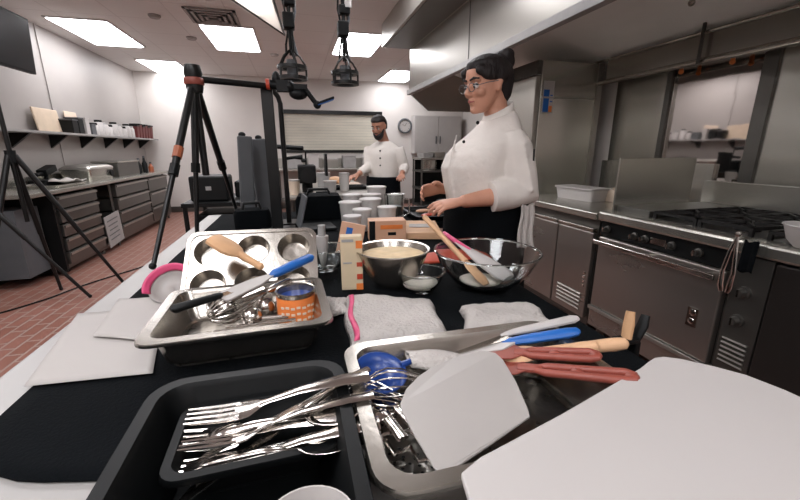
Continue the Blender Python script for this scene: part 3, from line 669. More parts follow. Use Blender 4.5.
# tongs / assorted steel in pan
for i, (A, B, l) in enumerate((((.085, .50, .955), (.115, .37, .965), 'steel tongs arm lying along the left side of the front pan'), ((.10, .36, .955), (.19, .49, .975), 'steel masher handle crossing the whisk wires in the front pan'))):
    A, B = Vector(A), Vector(B); t = along(thing('steel_tongs' if i == 0 else 'potato_masher', l, 'tongs' if i == 0 else 'masher'), A, B); L = (B-A).length
    if i == 0:
        for s in (-1, 1): obj('arm', MB().tube([(0, 0, 0), (L*.5, s*.01, 0), (L, s*.012, 0)], [.005, .007, .008], 8, flat=.4), 'chrome', t, smooth=True)
        obj('hinge', MB().ball((0, 0, 0), .007), 'chrome', t)
    else:
        obj('handle', MB().tube([(.03, 0, 0), (L, 0, 0)], [.004, .006], 8), 'chrome', t, smooth=True)
        mb = MB().tube([(.03, 0, 0), (.015, .03, 0), (0, .035, 0)], .003, 6).tube([(.03, 0, 0), (.015, -.03, 0), (0, -.035, 0)], .003, 6).tube([(0, .035, 0), (0, .02, .01), (0, .01, -.01), (0, -.01, .01), (0, -.02, -.01), (0, -.035, 0)], .003, 6)
        obj('head', mb, 'chrome', t, smooth=True)
# bowl scraper (big pale flexible blade)
def arcpts(P, n=10):
    """quadratic edges: list of (x,y) and optional bulge"""
    out = []
    for i, (a, bl) in enumerate(P):
        b = P[(i+1) % len(P)][0]; a_, b_ = Vector(a), Vector(b); nrm = Vector((-(b_-a_).y, (b_-a_).x)) 
        for k in range(n if bl else 1):
            q = k/n; p = a_.lerp(b_, q)+nrm*bl*4*q*(1-q); out.append((p.x, p.y))
    return out
def scr_z(x, y): return 1.0+(y-.40)*.05+(x-.18)*.02+.0035*math.sin(x*20)
poly = arcpts([((.247, .462), .045), ((.262, .452), 0), ((.276, .425), .03), ((.248, .335), .05), ((.236, .318), -.03), ((.135, .287), .10), ((.112, .293), .0), ((.109, .368), -.0), ((.145, .42), -.02)], 8)
poly = arcpts([((.262, .466), .05), ((.274, .435), .02), ((.251, .335), .03), ((.240, .322), .0), ((.122, .280), .04), ((.112, .292), .02), ((.104, .372), .02), ((.112, .388), .035), ((.243, .470), .12)], 8)
poly = [(.262, .467), (.2725, .458), (.2745, .44), (.266, .39), (.252, .34), (.247, .329), (.236, .325), (.18, .302), (.124, .279), (.116, .279), (.112, .288), (.106, .33), (.102, .372), (.104, .384), (.118, .408), (.142, .431), (.170, .449), (.205, .463), (.238, .470), (.252, .471)]
tag(obj('bowl_scraper', MB().prism(poly, -.0015, .0015, lambda v: (v.x, v.y, v.z+scr_z(v.x, v.y))), 'scraper', bevel=.001), 'large pale grey flexible scraper lying on the utensils in the front pan', 'scraper')
# white board at lower right
poly = [(.129, .262), (.154, .274), (.269, .306), (.344, .329), (.432, .356), (.462, .368), (.476, .3725), (.490, .371), (.508, .360), (.532, .334), (.552, .306), (.562, .27), (.566, .23), (.57, .03), (.10, .03), (.118, .20)]
tag(obj('white_cutting_board', MB().prism(poly, 0, .008, lambda v: (v.x, v.y, v.z+1.0035+.004*((v.x-.1)/.5)**2)), 'white', bevel=.002), 'big plain white board covering the lower right corner', 'board')
tag(obj('soup_bowl', MB().lathe([(0, 0), (.02, 0), (.032, .02), (.0395, .066), (.041, .066), (.034, .018), (.02, -.002), (0, -.003)], 36), 'white', loc=(-.010, .252, .936), smooth=True), 'white bowl rim peeking up at the bottom edge of the picture', 'bowl')

# ------------------------------------------------------------ tools in the left steel pan
t = along(thing('scrub_brush', 'pale wooden pastry brush with broad head lying over the muffin tin', 'brush'), (-.215, 1.02, 1.085), (-.096, .955, 1.017))
obj('head', MB().tube([(-.0, 0, 0), (.008, 0, 0), (.05, 0, 0), (.075, 0, 0), (.09, 0, 0)], [.014, .030, .034, .026, .012], 14, flat=.42), 'wood2', t, smooth=True)
obj('handle', MB().tube([(.085, 0, 0), (.12, 0, 0), (.15, 0, 0), (.155, 0, 0)], [.010, .0085, .009, .004], 12), 'wood2', t, smooth=True)
t = along(thing('silicone_spatula', 'clear bladed spatula with thick bright blue handle across the left pan', 'spatula'), (-.17, .815, .998), (.028, .955, 1.036))
L = Vector((.198, .14, .038)).length
obj('handle', MB().tube([(L-.125, 0, 0), (L-.115, 0, 0), (L-.07, 0, 0), (L-.008, 0, 0), (L, 0, 0)], [.006, .012, .014, .013, .006], 14, flat=.8), 'blue', t, smooth=True)
obj('blade', MB().prism([(0, -.022), (.008, -.028), (.085, -.024), (L-.12, -.008), (L-.12, .008), (.085, .024), (.008, .028), (0, .022)], -.002, .002), 'scraper', t, bevel=.001)
t = along(thing('paring_knife', 'knife with black handle pointing left out of the left pan', 'knife'), (-.248, .765, 1.002), (-.11, .862, 1.003))
obj('handle', MB().tube([(0, 0, 0), (.006, 0, 0), (.05, 0, 0), (.095, 0, 0), (.1, 0, 0)], [.006, .011, .010, .009, .005], 12, flat=.8), 'black', t, smooth=True)
obj('blade', MB().prism([(.098, -.009), (.18, -.012), (.2, .0), (.18, .012), (.098, .010)], -.001, .001), 'chrome', t)
t = thing('food_can', 'opened tin can with orange printed label in the left steel pan', 'can', (-.018, .825, .922))
obj('can_body', MB().lathe([(0, .0), (.040, .0), (.041, .003), (.041, .074), (.0425, .076), (.0425, .079), (.040, .078), (.039, .072), (.039, .01), (0, .008)], 32), 'pansteel', t, smooth=True)
lb = obj('paper_label', MB().lathe([(.0414, .006), (.0418, .007), (.0418, .066), (.0414, .067)], 32), 'orange', t, smooth=True)
mb = MB()
for k in range(7):
    a = -2.3+k*.28
    for q in range(3): mb.box((.0424*math.cos(a), .0424*math.sin(a), .02+.014*q+.002*(k % 2)), (.001, .008, .005), rz=a)
obj('printing', mb, 'cream', lb)
obj('contents', MB().lathe([(0, .062), (.0385, .062)], 24), 'navy', t)
whisk('wire_whisk', 'steel whisk lying in the left pan under the blue handled spatula', (-.03, .90, .995), (-.19, .80, .965), L=.20, R=.032, hl=.06)
t = thing('measuring_cup', 'round steel measuring cup in the middle of the left pan', 'cup', (-.165, .83, .960), rot=(.35, -.2, 0))
obj('cup', MB().lathe([(0, 0), (.02, .0), (.026, .006), (.028, .03), (.030, .03)], 24), 'chrome', t, solid=.001, smooth='all')
obj('handle', MB().tube([(.029, 0, .029), (.09, .01, .03)], .005, 8, flat=.4), 'chrome', t, smooth=True)
for i, (x, y, z) in enumerate(((-.11, .80, .957), (-.085, .85, .957))):
    t = thing('steel_ball_scoop', ['shiny steel scoop bowl left of the orange can', 'second shiny steel scoop behind the first near the can'][i], 'scoop', (x, y, z), rot=(.4*i, .3, i))
    obj('bowl', MB().ball((0, 0, 0), (.022, .022, .020)), 'chrome', t, smooth=True); obj('handle', MB().tube([(.02, 0, 0), (.09, 0, .02)], .004, 8), 'chrome', t, smooth=True)
for i in range(4):
    A = (-.20+.02*i, .76+.01*i, .945); B = (-.06+.015*i, .73+.02*i, .952)
    t = along(tag(obj('steel_skewer', MB().tube([(0, 0, 0), (.14, 0, 0)], [.0025, .0035], 6), 'chrome', smooth=True), ['long thin steel rod nearest the front wall of the left pan', 'thin steel rod second from the front wall of the left pan', 'thin steel rod third from the front wall of the left pan', 'thin steel rod farthest from the front wall of the left pan'][i], 'rod', 'steel rods in the left pan'), A, B)
# muffin tin leaning on the pan
t = thing('muffin_tin', 'six-cup steel muffin tin tilted up behind the left steel pan', 'baking tin', (-.128, 1.045, .998), rot=(rad(46), 0, rad(-3)))
W2, D2 = .163, .105
cups = [(cx, cy) for cy in (-.05, .05) for cx in (-.107, 0, .107)]
mb = MB(); N_ = 24
# plate with holes: per cup a square cell ring to circle
xs = [-W2, -.0535, .0535, W2]; ys = [-D2, .0015, D2]
for j in range(2):
    for i in range(3):
        x0, x1, y0, y1 = xs[i], xs[i+1], ys[j], ys[j+1]; cx, cy = cups[j*3+i]; V1 = []; V2 = []
        angs = sorted([2*PI*k/N_ for k in range(N_)]+[math.atan2(qy-cy, qx-cx) % (2*PI) for qx in (x0, x1) for qy in (y0, y1)])
        for a in angs:
            c, s = math.cos(a), math.sin(a)
            tx = ((x1-cx)/c if c > 1e-6 else (x0-cx)/c if c < -1e-6 else 9); ty = ((y1-cy)/s if s > 1e-6 else (y0-cy)/s if s < -1e-6 else 9)
            q = min(abs(tx), abs(ty)); V1.append(Vector((cx+c*q, cy+s*q, 0))); V2.append(Vector((cx+c*.043, cy+s*.043, 0)))
        mb.loft([V1, V2], False, False)
obj('plate', mb, 'pansteel', t, solid=.0015)
obj('rim', MB().loft([rrect(2*W2+.014, 2*D2+.014, .03, -.006), rrect(2*W2+.014, 2*D2+.014, .03, .003), rrect(2*W2-.006, 2*D2-.006, .025, .003), rrect(2*W2-.006, 2*D2-.006, .025, -.001)], False, False), 'pansteel', t, smooth=True)
for cx, cy in cups: obj('cup', MB().lathe([(.0435, .002), (.0425, -.003), (.034, -.034), (.0, -.035)], 24, (cx, cy, 0)), 'pansteel', t, smooth=True)
# pink rimmed bowl
t = thing('plastic_bowl', 'translucent white plastic bowl with magenta rim beside the left pan', 'bowl', (-.335, 1.055, .957), rot=(rad(38), rad(-10), 0))
obj('bowl', MB().lathe([(0, -.022), (.03, -.020), (.044, -.010), (.052, .002)], 32), 'scraper', t, solid=.0015, smooth='all')
mb = MB().sheet(lambda u, v: ((.049+.012*v)*math.cos(rad(-5+200*u)), (.049+.012*v)*math.sin(rad(-5+200*u)), -.001+.016*v), 30, 3)
obj('rim', mb, 'pink', t, smooth='all', solid=.003)

# ------------------------------------------------------------ bowls and items in the middle
def glass_bowl(label, loc, R, h, m='glass', name='glass_bowl'):
    pr = [(0, .002), (R*.42, .0), (R*.62, h*.16), (R*.86, h*.58), (R*.985, h*.97), (R, h), (R*.975, h*1.0), (R*.955, h*.96), (R*.83, h*.59), (R*.6, h*.2), (R*.4, .006), (0, .006)]
    t = thing(name, label, 'bowl', loc); obj('bowl', MB().lathe(pr, 48), m, t, smooth=True)
    mb = MB(); mb.tube([(R*.99*math.cos(a), R*.99*math.sin(a), h) for a in [2*PI*k/48 for k in range(49)]], .0028, 8, cap=False)
    obj('rim', mb, m, t, smooth=True); return t
glass_bowl('large clear glass mixing bowl holding a wooden spoon and white spatula', (.512, .948, PZ+.002), .150, .105)
tag(obj('wet_mixture', MB().lathe([(0, .0), (.05, .001), (.062, .006), (.05, .011), (0, .013)], 28), 'flour', loc=(.50, .955, PZ+.010), smooth='all'), 'small heap of pale mixture at the bottom of the large glass bowl', 'food')
t = along(thing('wooden_spatula', 'wooden spoon with long pale handle standing in the large glass bowl', 'spoon'), (.372, 1.10, 1.10), (.482, .89, .945))
obj('handle', MB().tube([(0, 0, 0), (.005, 0, 0), (.17, 0, 0), (.2, 0, 0)], [.004, .0085, .008, .009], 12), 'wood', t, smooth=True)
obj('blade', MB().tube([(.19, 0, 0), (.22, 0, 0), (.27, 0, 0), (.29, 0, 0)], [.009, .018, .021, .012], 12, flat=.3), 'wood', t, smooth=True)
t = along(thing('white_spatula', 'white rubber spatula leaning in the large glass bowl right of the wooden spoon', 'spatula'), (.445, 1.12, 1.04), (.550, .90, .955))
obj('handle', MB().tube([(0, 0, 0), (.005, 0, 0), (.1, 0, 0), (.12, 0, 0)], [.003, .007, .008, .009], 12), 'pink', t, smooth=True)
obj('blade', MB().tube([(.06, 0, 0), (.12, 0, 0), (.18, 0, 0), (.25, 0, 0), (.27, 0, 0)], [.008, .02, .034, .037, .026], 14, flat=.35), 'white', t, smooth=True)
t = thing('steel_mixing_bowl', 'steel mixing bowl full of pale batter next to the beige carton', 'bowl', (.255, 1.03, PZ+.002))
obj('bowl', MB().lathe([(0, .001), (.045, 0), (.075, .03), (.097, .085), (.105, .105), (.109, .106), (.108, .109), (.101, .107), (.092, .085), (.07, .034), (.04, .005), (0, .005)], 40), 'pansteel', t, smooth=True)
tag(obj('batter', MB().lathe([(0, .002), (.05, .003), (.085, -.001), (.0965, -.004), (.09, -.02), (0, -.03)], 36), 'tan', loc=(.258, 1.03, PZ+.095), smooth='all'), 'pale tan batter filling the steel mixing bowl', 'food')
glass_bowl('small clear glass bowl in front of the batter bowl', (.318, .955, PZ+.002), .066, .058)
tag(obj('sugar', MB().lathe([(0, .034), (.03, .032), (.050, .028), (.044, .016), (0, .01)], 24), 'flour', loc=(.315, .955, PZ+.002), smooth='all'), 'white powder inside the small glass bowl', 'food')
glass_bowl('clear glass bowl behind the orange can and blue handle', (.075, 1.22, PZ+.002), .075, .075)
t = thing('piping_tip', 'small white nozzle tool standing in the glass bowl by the muffin tin', 'nozzle', (.068, 1.22, PZ+.012))
obj('cone', MB().lathe([(.006, 0), (.012, .03), (.02, .09), (.02, .105), (0, .105)], 16, cap0=True), 'white', t, smooth=True)
obj('cap', MB().lathe([(.012, .105), (.012, .14), (0, .14)], 14), 'lgrey', t, smooth=True)
def carton(name, label, loc, d, rz, m, marks, cat='carton', rot=None):
    t = thing(name, label, cat, loc, rz, rot=rot); x, y, z = d
    obj('box', MB().bb((-x/2, -y/2, 0), (x/2, y/2, z)), m, t, bevel=.002)
    for i, (u0, u1, z0, z1, mm) in enumerate(marks): obj('print', MB().bb((u0*x-x/2, -y/2-.0012, z0*z), (u1*x-x/2, -y/2-.0003, z1*z)), mm, t)
    return t
carton('tall_carton', 'tall beige carton with orange and red marks down its right edge', (.136, 1.03, PZ+.001), (.06, .035, .155), -.1, 'carton', [(.68, 1.0, .0, .12, 'orange'), (.72, .98, .2, .3, 'redfood'), (.72, .98, .44, .52, 'redfood'), (.7, 1.0, .78, .92, 'orange'), (.06, .6, .9, .95, 'lgrey'), (.1, .5, .5, .53, 'lgrey')])
carton('flat_carton', 'cream carton with blue printed spots leaning behind the tall carton', (.17, 1.38, PZ+.003), (.09, .03, .12), -.2, 'peach', [(.25, .5, .6, .85, 'blue'), (.3, .55, .15, .35, 'blue')], rot=(rad(-8), rad(12), -.2))
carton('orange_carton', 'peach coloured box with a dark band behind the batter bowl', (.37, 1.60, PZ+.001), (.16, .09, .09), -.1, 'peach', [(.0, .16, 0, 1.0, 'black'), (.5, .72, .3, .45, 'black'), (.3, .9, .6, .8, 'orange')])
tag(obj('wooden_tray', MB().loft([rrect(.20, .30, .01, 0), rrect(.20, .30, .01, .03)]), 'wood', loc=(.545, 1.70, PZ+.001), bevel=.003), 'pale wooden board behind the batter bowl near the woman', 'board').rotation_euler = (0, 0, -.25)
tag(obj('white_note', MB().box((0, 0, .001), (.11, .08, .002)), 'paper', loc=(.56, 1.70, PZ+.0325)), 'white note lying on the wooden board near the woman', 'paper').rotation_euler = (0, 0, -.3)
tag(obj('red_mat', MB().sheet(lambda u, v: (.37+.30*u, 1.20+.13*v, PZ+.004+.004*math.sin(u*8)*math.sin(v*5)), 14, 8), 'redfood', solid=.006, smooth='all'), 'red silicone mat on the black cloth behind the large glass bowl', 'mat')
# deli containers
def deli(label, loc, r, h, fill=None, name='plastic_container'):
    t = thing(name, label, 'container', loc, group='clear containers in the middle of the table')
    obj('tub', MB().lathe([(0, .001), (r*.82, 0), (r, h), (r*1.05, h+.002), (r*1.05, h-.004), (r*.975, h-.004), (r*.79, .003), (0, .003)], 22), 'clear', t, smooth=True)
    if fill: obj('contents', MB().lathe([(0, .0035), (r*.78, .0035), (r*.93, h*.85), (0, h*.87)], 18), fill, t, smooth=True)
    obj('lid', MB().lathe([(0, h+.006), (r*1.02, h+.006), (r*1.07, h+.004), (r*1.07, h-.001)], 22), 'white', t, smooth=True)
    return t
DL = [((.26, 1.95), .055, .12, 'flour', 'clear tub with white powder left of the container cluster'), ((.37, 1.97), .055, .13, 'flour', 'clear tub with white powder second from the left, behind the peach box'),
      ((.30, 1.82), .045, .10, 'choc', 'clear tub with brown powder in front of the white powder tubs'), ((.40, 2.09), .05, .14, 'flour', 'taller clear tub in the middle of the container cluster'),
      ((.42, 1.80), .045, .11, 'flour', 'small clear tub right behind the peach box'), ((.29, 2.10), .05, .14, 'flour', 'clear tub at the back of the cluster, left'),
      ((.45, 2.20), .055, .17, 'flour', 'clear tub at the back of the cluster, right'), ((.235, 1.70), .04, .09, 'choc', 'short clear tub nearest the cream carton'),
      ((.55, 2.13), .05, .13, None, 'empty clear tub at the right rear of the cluster')]
for p, r, h, fl, l in DL: deli(l, (p[0], p[1], PZ+.001), r, h, fl)
t = thing('measuring_jug', 'tall clear measuring jug at the right of the container cluster', 'jug', (.50, 1.98, PZ+.001))
obj('jug', MB().lathe([(0, .001), (.042, 0), (.052, .15), (.054, .152), (.050, .15), (.040, .004), (0, .004)], 28), 'glass', t, smooth=True)
obj('handle', MB().tube([(.05, 0, .13), (.085, 0, .12), (.085, 0, .05), (.046, 0, .03)], .006, 8), 'glass', t, smooth=True)
tag(obj('jug_water', MB().lathe([(0, .006), (.038, .006), (.045, .09), (0, .091)], 24), 'grey', loc=(.50, 1.98, PZ+.001), smooth=True), 'greyish liquid in the tall measuring jug', 'liquid')
# black covered side table by the woman
table('side_table', 'low black topped table close behind the woman\'s hands', .66, 1.05, 1.95, 2.50, 'blackcloth')
hotel_pan('baking_tray', 'black baking tray beneath the hands of the woman', 'tray', .34, .4, .03, (.80, 2.17, TZ+.001), m='black', bottom='black')
for i, (x, y, a) in enumerate(((.74, 2.10, .3), (.84, 2.2, -.2), (.76, 2.26, .1))):
    tag(obj('pastry_piece', MB().ball((0, 0, .012), (.05, .028, .012)), 'redfood' if i == 0 else 'peach', loc=(x, y, TZ+.006), smooth='all'), ['reddish oblong piece of food on the black tray', 'pale oblong pastry at the right of the black tray', 'pale oblong pastry at the back of the black tray'][i], 'food').rotation_euler = (0, 0, a)
# towels
def towel(name, label, P4, th, z, ph=0, stripe=False):
    a, b, c, d = [Vector((p[0], p[1], z)) for p in P4]; t = thing(name, label, 'towel', (sum(p[0] for p in P4)/4, sum(p[1] for p in P4)/4, z)); o = Vector(t.location)
    def mk(k):
        def fn(u, v):
            p = (a*(1-u)+b*u)*(1-v)+(d*(1-u)+c*u)*v
            e = min(u, 1-u, v, 1-v); e = min(1, e*9); s = math.sqrt(max(0, 1-(1-e)**2))
            p = p+Vector((.004*math.sin(v*9+ph+k), .004*math.sin(u*8+ph*2+k), th*s*(.75+.25*math.sin(u*5+ph)*math.cos(v*6+ph))+.0015*math.sin(u*31+ph)*math.sin(v*23)))
            return p-o
        return fn
    obj('cloth', MB().sheet(mk(0), 30, 26), 'towel', t, smooth='all', solid=.002, offset=1)
    if stripe:
        f = mk(0); obj('stripe', MB().sheet(lambda u, v: f(.04+.055*u, .04+.92*v)+Vector((0, 0, .0028)), 3, 26), 'pink', t, smooth='all', solid=.0006, offset=1)
    return t
towel('folded_towel', 'white folded kitchen towel with a pink stripe behind the front pan', [(.078, .66), (.285, .675), (.315, .86), (.100, .935)], .028, PZ+.002, 0, True)
towel('folded_towel', 'plain white folded towel in front of the large glass bowl', [(.325, .655), (.535, .65), (.545, .775), (.37, .80)], .026, PZ+.002, 2)
towel('small_napkin', 'small white napkin sticking out left of the striped towel', [(.045, .85), (.095, .85), (.11, .94), (.05, .95)], .014, PZ+.002, 1)
# clamp on table edge
t = thing('spring_clamp', 'black spring clamp with a tan grip on the right table edge', 'clamp', (.635, .560, TZ+.005))
obj('jaw', MB().bb((-.03, -.014, .006), (.02, .014, .018)).bb((.008, -.014, -.06), (.022, .014, .012)).bb((-.03, -.014, -.066), (.02, .014, -.054)), 'black', t, bevel=.004)
obj('grip', MB().tube([(-.005, .0, .014), (-.0, .004, .045), (.006, .01, .07)], [.012, .013, .010], 10, flat=.6), 'wood2', t, smooth=True)
obj('lever', MB().tube([(.018, .0, .01), (.032, .0, .04), (.04, .004, .06)], [.011, .012, .009], 10, flat=.7), 'black', t, smooth=True)

# ------------------------------------------------------------ camera rig over the table
def leg(name, p, a, b, r0, r1, m='blacksatin', **k): return obj(name, MB().tube([a, b], [r0, r1], 10), m, p, smooth=True, **k)
t = thing('camera_tripod', 'tall black tripod with red collar standing at the left table edge', 'tripod', (-.36, 1.76, PZ+.001))
ap = (0, 0, .655)
obj('head', MB().lathe([(.0, .60), (.028, .60), (.032, .62), (.030, .655), (.034, .67), (.028, .70), (0, .705)], 18), 'blacksatin', t, smooth=True)
obj('collar', MB().lathe([(.0335, .628), (.0365, .632), (.0365, .650), (.0335, .654)], 18), 'red', t, smooth=True)
for i, (fx, fy) in enumerate(((-.12, -.38), (-.05, -.08), (.05, .44))):
    a = Vector((fx*.06, fy*.06, .61)); b = Vector((fx, fy, .004)); m_ = a.lerp(b, .5)
    l = obj('leg', MB().tube([a, m_], [.0145, .0135], 10).tube([m_, b], [.010, .008], 10), 'blacksatin', t, smooth=True)
    obj('clamp', MB().tube([a.lerp(b, .46), a.lerp(b, .52)], .0175, 10), 'black', l)
    obj('rubber_foot', MB().ball((b.x, b.y, .0095), .012), 'black', l)
    if i == 0: obj('orange_tape', MB().tube([a.lerp(b, .36), a.lerp(b, .42)], .0172, 10), 'tape', l)
obj('center_column', MB().tube([(0, 0, .62), (0, 0, .28)], .014, 10), 'blacksatin', t, smooth=True)
t = thing('overhead_boom', 'black horizontal boom with clamps from tripod top to the phone mount', 'boom arm', (-.12, 1.86, 1.565))
obj('arm', MB().tube([(-.26, -.11, .0), (.03, .01, .0)], .013, 10), 'blacksatin', t, smooth=True)
obj('red_ring', MB().tube([(.022, .0, .005), (.036, .0, .006)], .022, 14), 'redfood', t)
obj('clamp', MB().tube([(.036, 0, .006), (.11, 0, -.005)], [.02, .016], 12).ball((.065, 0, .03), (.018, .018, .03)).box((.09, 0, -.0), (.05, .04, .045)).ball((.12, 0, .0), .024), 'black', t, smooth=True)
obj('ball_head', MB().ball((.155, 0, -.03), (.04, .025, .024)).box((.15, 0, .0), (.09, .03, .02)), 'black', t)
obj('arm_link', MB().tube([(.18, 0, -.0), (.22, 0, -.055), (.235, 0, -.07)], .011, 10).ball((.235, 0, -.072), .018), 'black', t, smooth=True)
ph = obj('phone', MB().box((.27, 0, -.055), (.085, .05, .010), R=Matrix.Rotation(-.35, 3, 'Y')), 'black', t, bevel=.003)
obj('screen', MB().box((.272, 0, -.061), (.075, .044, .004), R=Matrix.Rotation(-.35, 3, 'Y')), 'blue', ph)
t = thing('rig_post', 'thick black upright post carrying the horizontal boom over the table', 'post', (-.10, 1.90, PZ+.001))
obj('post', MB().box((0, 0, .325), (.05, .03, .65)), 'blacksatin', t, bevel=.003)
obj('base', MB().bb((-.08, -.06, 0), (.08, .08, .012)), 'blacksatin', t)
t = thing('light_stand', 'thin black bent stand rising beside the thick black post', 'stand', (-.05, 2.06, PZ+.001))
obj('pole', MB().tube([(0, 0, .01), (.0, 0, .60), (-.008, 0, .63), (-.05, -.04, .69)], .012, 10), 'blacksatin', t, smooth=True)
obj('knob', MB().tube([(.01, 0, .34), (.05, 0, .345), (.09, 0, .345)], [.008, .008, .014], 8), 'black', t)
obj('base', MB().bb((-.06, -.04, 0), (.06, .1, .012)), 'blacksatin', t)
for i, (x, y, w, h, m, l) in enumerate(((-.25, 2.15, .07, .45, 'grey', 'left of two grey upright light panels behind the tripod'), (-.185, 2.30, .09, .44, 'grey', 'right of two grey upright light panels behind the tripod'))):
    t = thing('studio_light', l, 'light panel', (x, y, PZ+.001), rz=.2, group='grey upright studio lights')
    obj('housing', MB().box((0, 0, h/2), (w, .05, h), R=Matrix.Rotation(.05*(1-2*i), 3, 'Y')), m, t, bevel=.008)
    obj('knob', MB().ball((0, 0, h+.006), (.018, .015, .014)), 'black', t); obj('foot', MB().bb((-.05, -.05, 0), (.05, .05, .012)), 'black', t)
# black gear bags and boxes beyond
def softbox(name, label, loc, d, rz=0, m='blackcloth', cat='bag'):
    t = thing(name, label, cat, loc, rz); x, y, z = d
    obj('body', MB().loft([rrect(x*.96, y*.96, .02, 0), rrect(x, y, .03, z*.3), rrect(x, y, .03, z*.8), rrect(x*.9, y*.9, .03, z)]), m, t, smooth=True)
    obj('handle', MB().tube([(-x*.25, 0, z*.99), (-x*.2, 0, z+.03), (x*.2, 0, z+.03), (x*.25, 0, z*.99)], .008, 8), 'black', t, smooth=True)
    return t
softbox('gear_bag', 'black camera bag on the table between tripod legs and thick post', (-.22, 1.985, PZ+.001), (.17, .13, .10), .1)
softbox('gear_bag', 'wide black equipment bag on the table right of the thick post', (.12, 2.27, PZ+.001), (.26, .2, .13), -.05)
softbox('gear_bag', 'second black bag with grey trim behind the wide equipment bag', (.16, 2.47, PZ+.001), (.2, .12, .09), .0)
t = thing('open_laptop', 'black open laptop on the table behind the thick black post', 'laptop', (.09, 1.92, PZ+.001), rz=.1)
obj('base', MB().bb((-.09, -.08, 0), (.08, .09, .014)), 'black', t, bevel=.003); obj('screen', MB().box((-.075, 0, .092), (.008, .17, .16), R=Matrix.Rotation(.25, 3, 'Y')), 'grey', t, bevel=.003)
t = thing('video_camera', 'black video camera with lens on the table near the man', 'camera', (.14, 2.40, PZ+.125))
t.location = (.10, 3.75, TZ+.001)
obj('body', MB().box((0, 0, .17), (.16, .28, .16)).box((-.02, .02, .29), (.05, .2, .03)), 'black', t, bevel=.01)
obj('lens', MB().tube([(0, -.14, .17), (0, -.28, .17)], [.055, .065], 18), 'blacksatin', t, smooth=True)
obj('monitor', MB().box((.18, -.02, .25), (.02, .16, .2)), 'black', t); obj('mount', MB().tube([(0, 0, 0), (0, 0, .1)], .05, 12), 'black', t)
obj('microphone', MB().tube([(-.34, -.1, .42), (-.02, .0, .40)], [.018, .022], 10).tube([(0, 0, .38), (0, .02, .24)], .008), 'black', t, smooth=True)
for i, (x, y, w, h, m, l) in enumerate(((-.02, 3.55, .1, .12, 'cream', 'cream tub left of the video camera on the far table'), (.30, 3.6, .12, .10, 'lgrey', 'grey tub right of the video camera on the far table'), (.45, 3.75, .1, .16, 'white', 'white tub between the camera and the man'), (.28, 4.2, .14, .14, 'lgrey', 'grey tub behind the video camera'))):
    t = thing('food_tub', l, 'tub', (x, y, TZ+.001)); obj('tub', MB().lathe([(0, 0), (w*.42, 0), (w*.5, h), (0, h)], 18), m, t, smooth=True); obj('lid', MB().lathe([(w*.52, h), (w*.52, h+.012), (0, h+.012)], 18), 'scraper', t)
tag(obj('cutting_board', MB().bb((.30, 4.15, TZ+.001), (.70, 4.5, TZ+.02)).xf(Matrix.Translation((0, .0, 0))), 'cream', bevel=.004), 'cream cutting board on the far table in front of the man', 'board')
tag(obj('dough_ball', MB().ball((.42, 4.35, TZ+.06), (.08, .07, .04)), 'wood', smooth=True), 'tan dough ball on the cream board in front of the man', 'food')
tag(obj('hotel_tray', MB().loft([rrect(.4, .28, .02, .03), rrect(.38, .26, .02, .028), rrect(.36, .24, .02, .003)], False, True), 'black', loc=(.45, 3.62, TZ+.001), solid=.002), 'flat black tray at the near end of the far table', 'tray').location = (.5, 3.95, TZ+.001)
tag(obj('small_box', MB().bb((-.09, -.025, 0), (.09, .025, .03)), 'blue', loc=(-.04, 1.64, PZ+.001), bevel=.003), 'flat pale blue packet behind the muffin tin', 'packet').data.materials[0] = mat('pale_blue_print', '#9dbdc4', .5, 0, .2, 40)

# ------------------------------------------------------------ left foreground tripods, cables, cart
def tripod(label, apex, feet, H_, extra=None):
    t = thing('light_tripod', label, 'tripod', (apex[0], apex[1], 0))
    for f in feet:
        b = Vector((f[0]-apex[0], f[1]-apex[1], .012)); a = Vector((b.x*.04, b.y*.04, apex[2]))
        l = obj('leg', MB().tube([a, a.lerp(b, .55)], [.022, .02], 10).tube([a.lerp(b, .52), b], [.016, .014], 10), 'blacksatin', t, smooth=True)
        obj('rubber_foot', MB().ball((b.x, b.y, .016), .016), 'black', l)
    obj('pole', MB().tube([(0, 0, .7), (0, 0, H_)], .017, 10), 'blacksatin', t, smooth=True)
    obj('collar', MB().tube([(0, 0, apex[2]-.06), (0, 0, apex[2]+.04)], .036, 12), 'black', t)
    return t
tripod('black tripod at far left with one foot under the drawer stack', (-2.24, 3.92, 1.25), ((-2.227, 4.12), (-1.725, 4.165), (-2.45, 3.5)), 1.7)
tripod('second black tripod mostly outside the left edge of the picture', (-2.60, 3.65, 1.28), ((-1.868, 3.83), (-2.78, 4.12), (-2.75, 3.1)), 1.7)
for l, pts in (('long black cable curving across the brick floor from the left', [(-2.6, 3.4, .008), (-2.2, 3.9, .008), (-1.9, 4.5, .008), (-1.6, 5.1, .008), (-1.2, 5.5, .008), (-.8, 5.5, .008)]), ('black cable loop on the floor behind the tall tripod', [(-1.75, 5.4, .006), (-1.5, 5.9, .006), (-1.1, 6.2, .006), (-.8, 6.0, .006)])):
    P_ = [Vector(p) for p in pts]; fine = []
    for i in range(len(P_)-1):
        for k in range(6):
            q = k/6; p = P_[i].lerp(P_[i+1], q); p.x += .03*math.sin((i+q)*PI); fine.append(p)
    tag(obj('floor_cable', MB().tube(fine+[P_[-1]], pts[0][2]-.001, 6), 'black', smooth=True), l, 'cable')
t = thing('equipment_cart', 'black wheeled equipment cart standing behind the table edge', 'cart', (-.62, 3.6, 0))
for z in (.2, .55, .86): obj('shelf', MB().bb((-.25, -.35, z), (.32, .35, z+.03)), 'black', t)
for sx in (-.23, .3):
    for sy in (-.33, .33):
        obj('post', MB().tube([(sx, sy, .05), (sx, sy, .89)], .018), 'blacksatin', t); obj('wheel', MB().tube([(sx-.015, sy, .04), (sx+.015, sy, .04)], .04, 16), 'black', t)
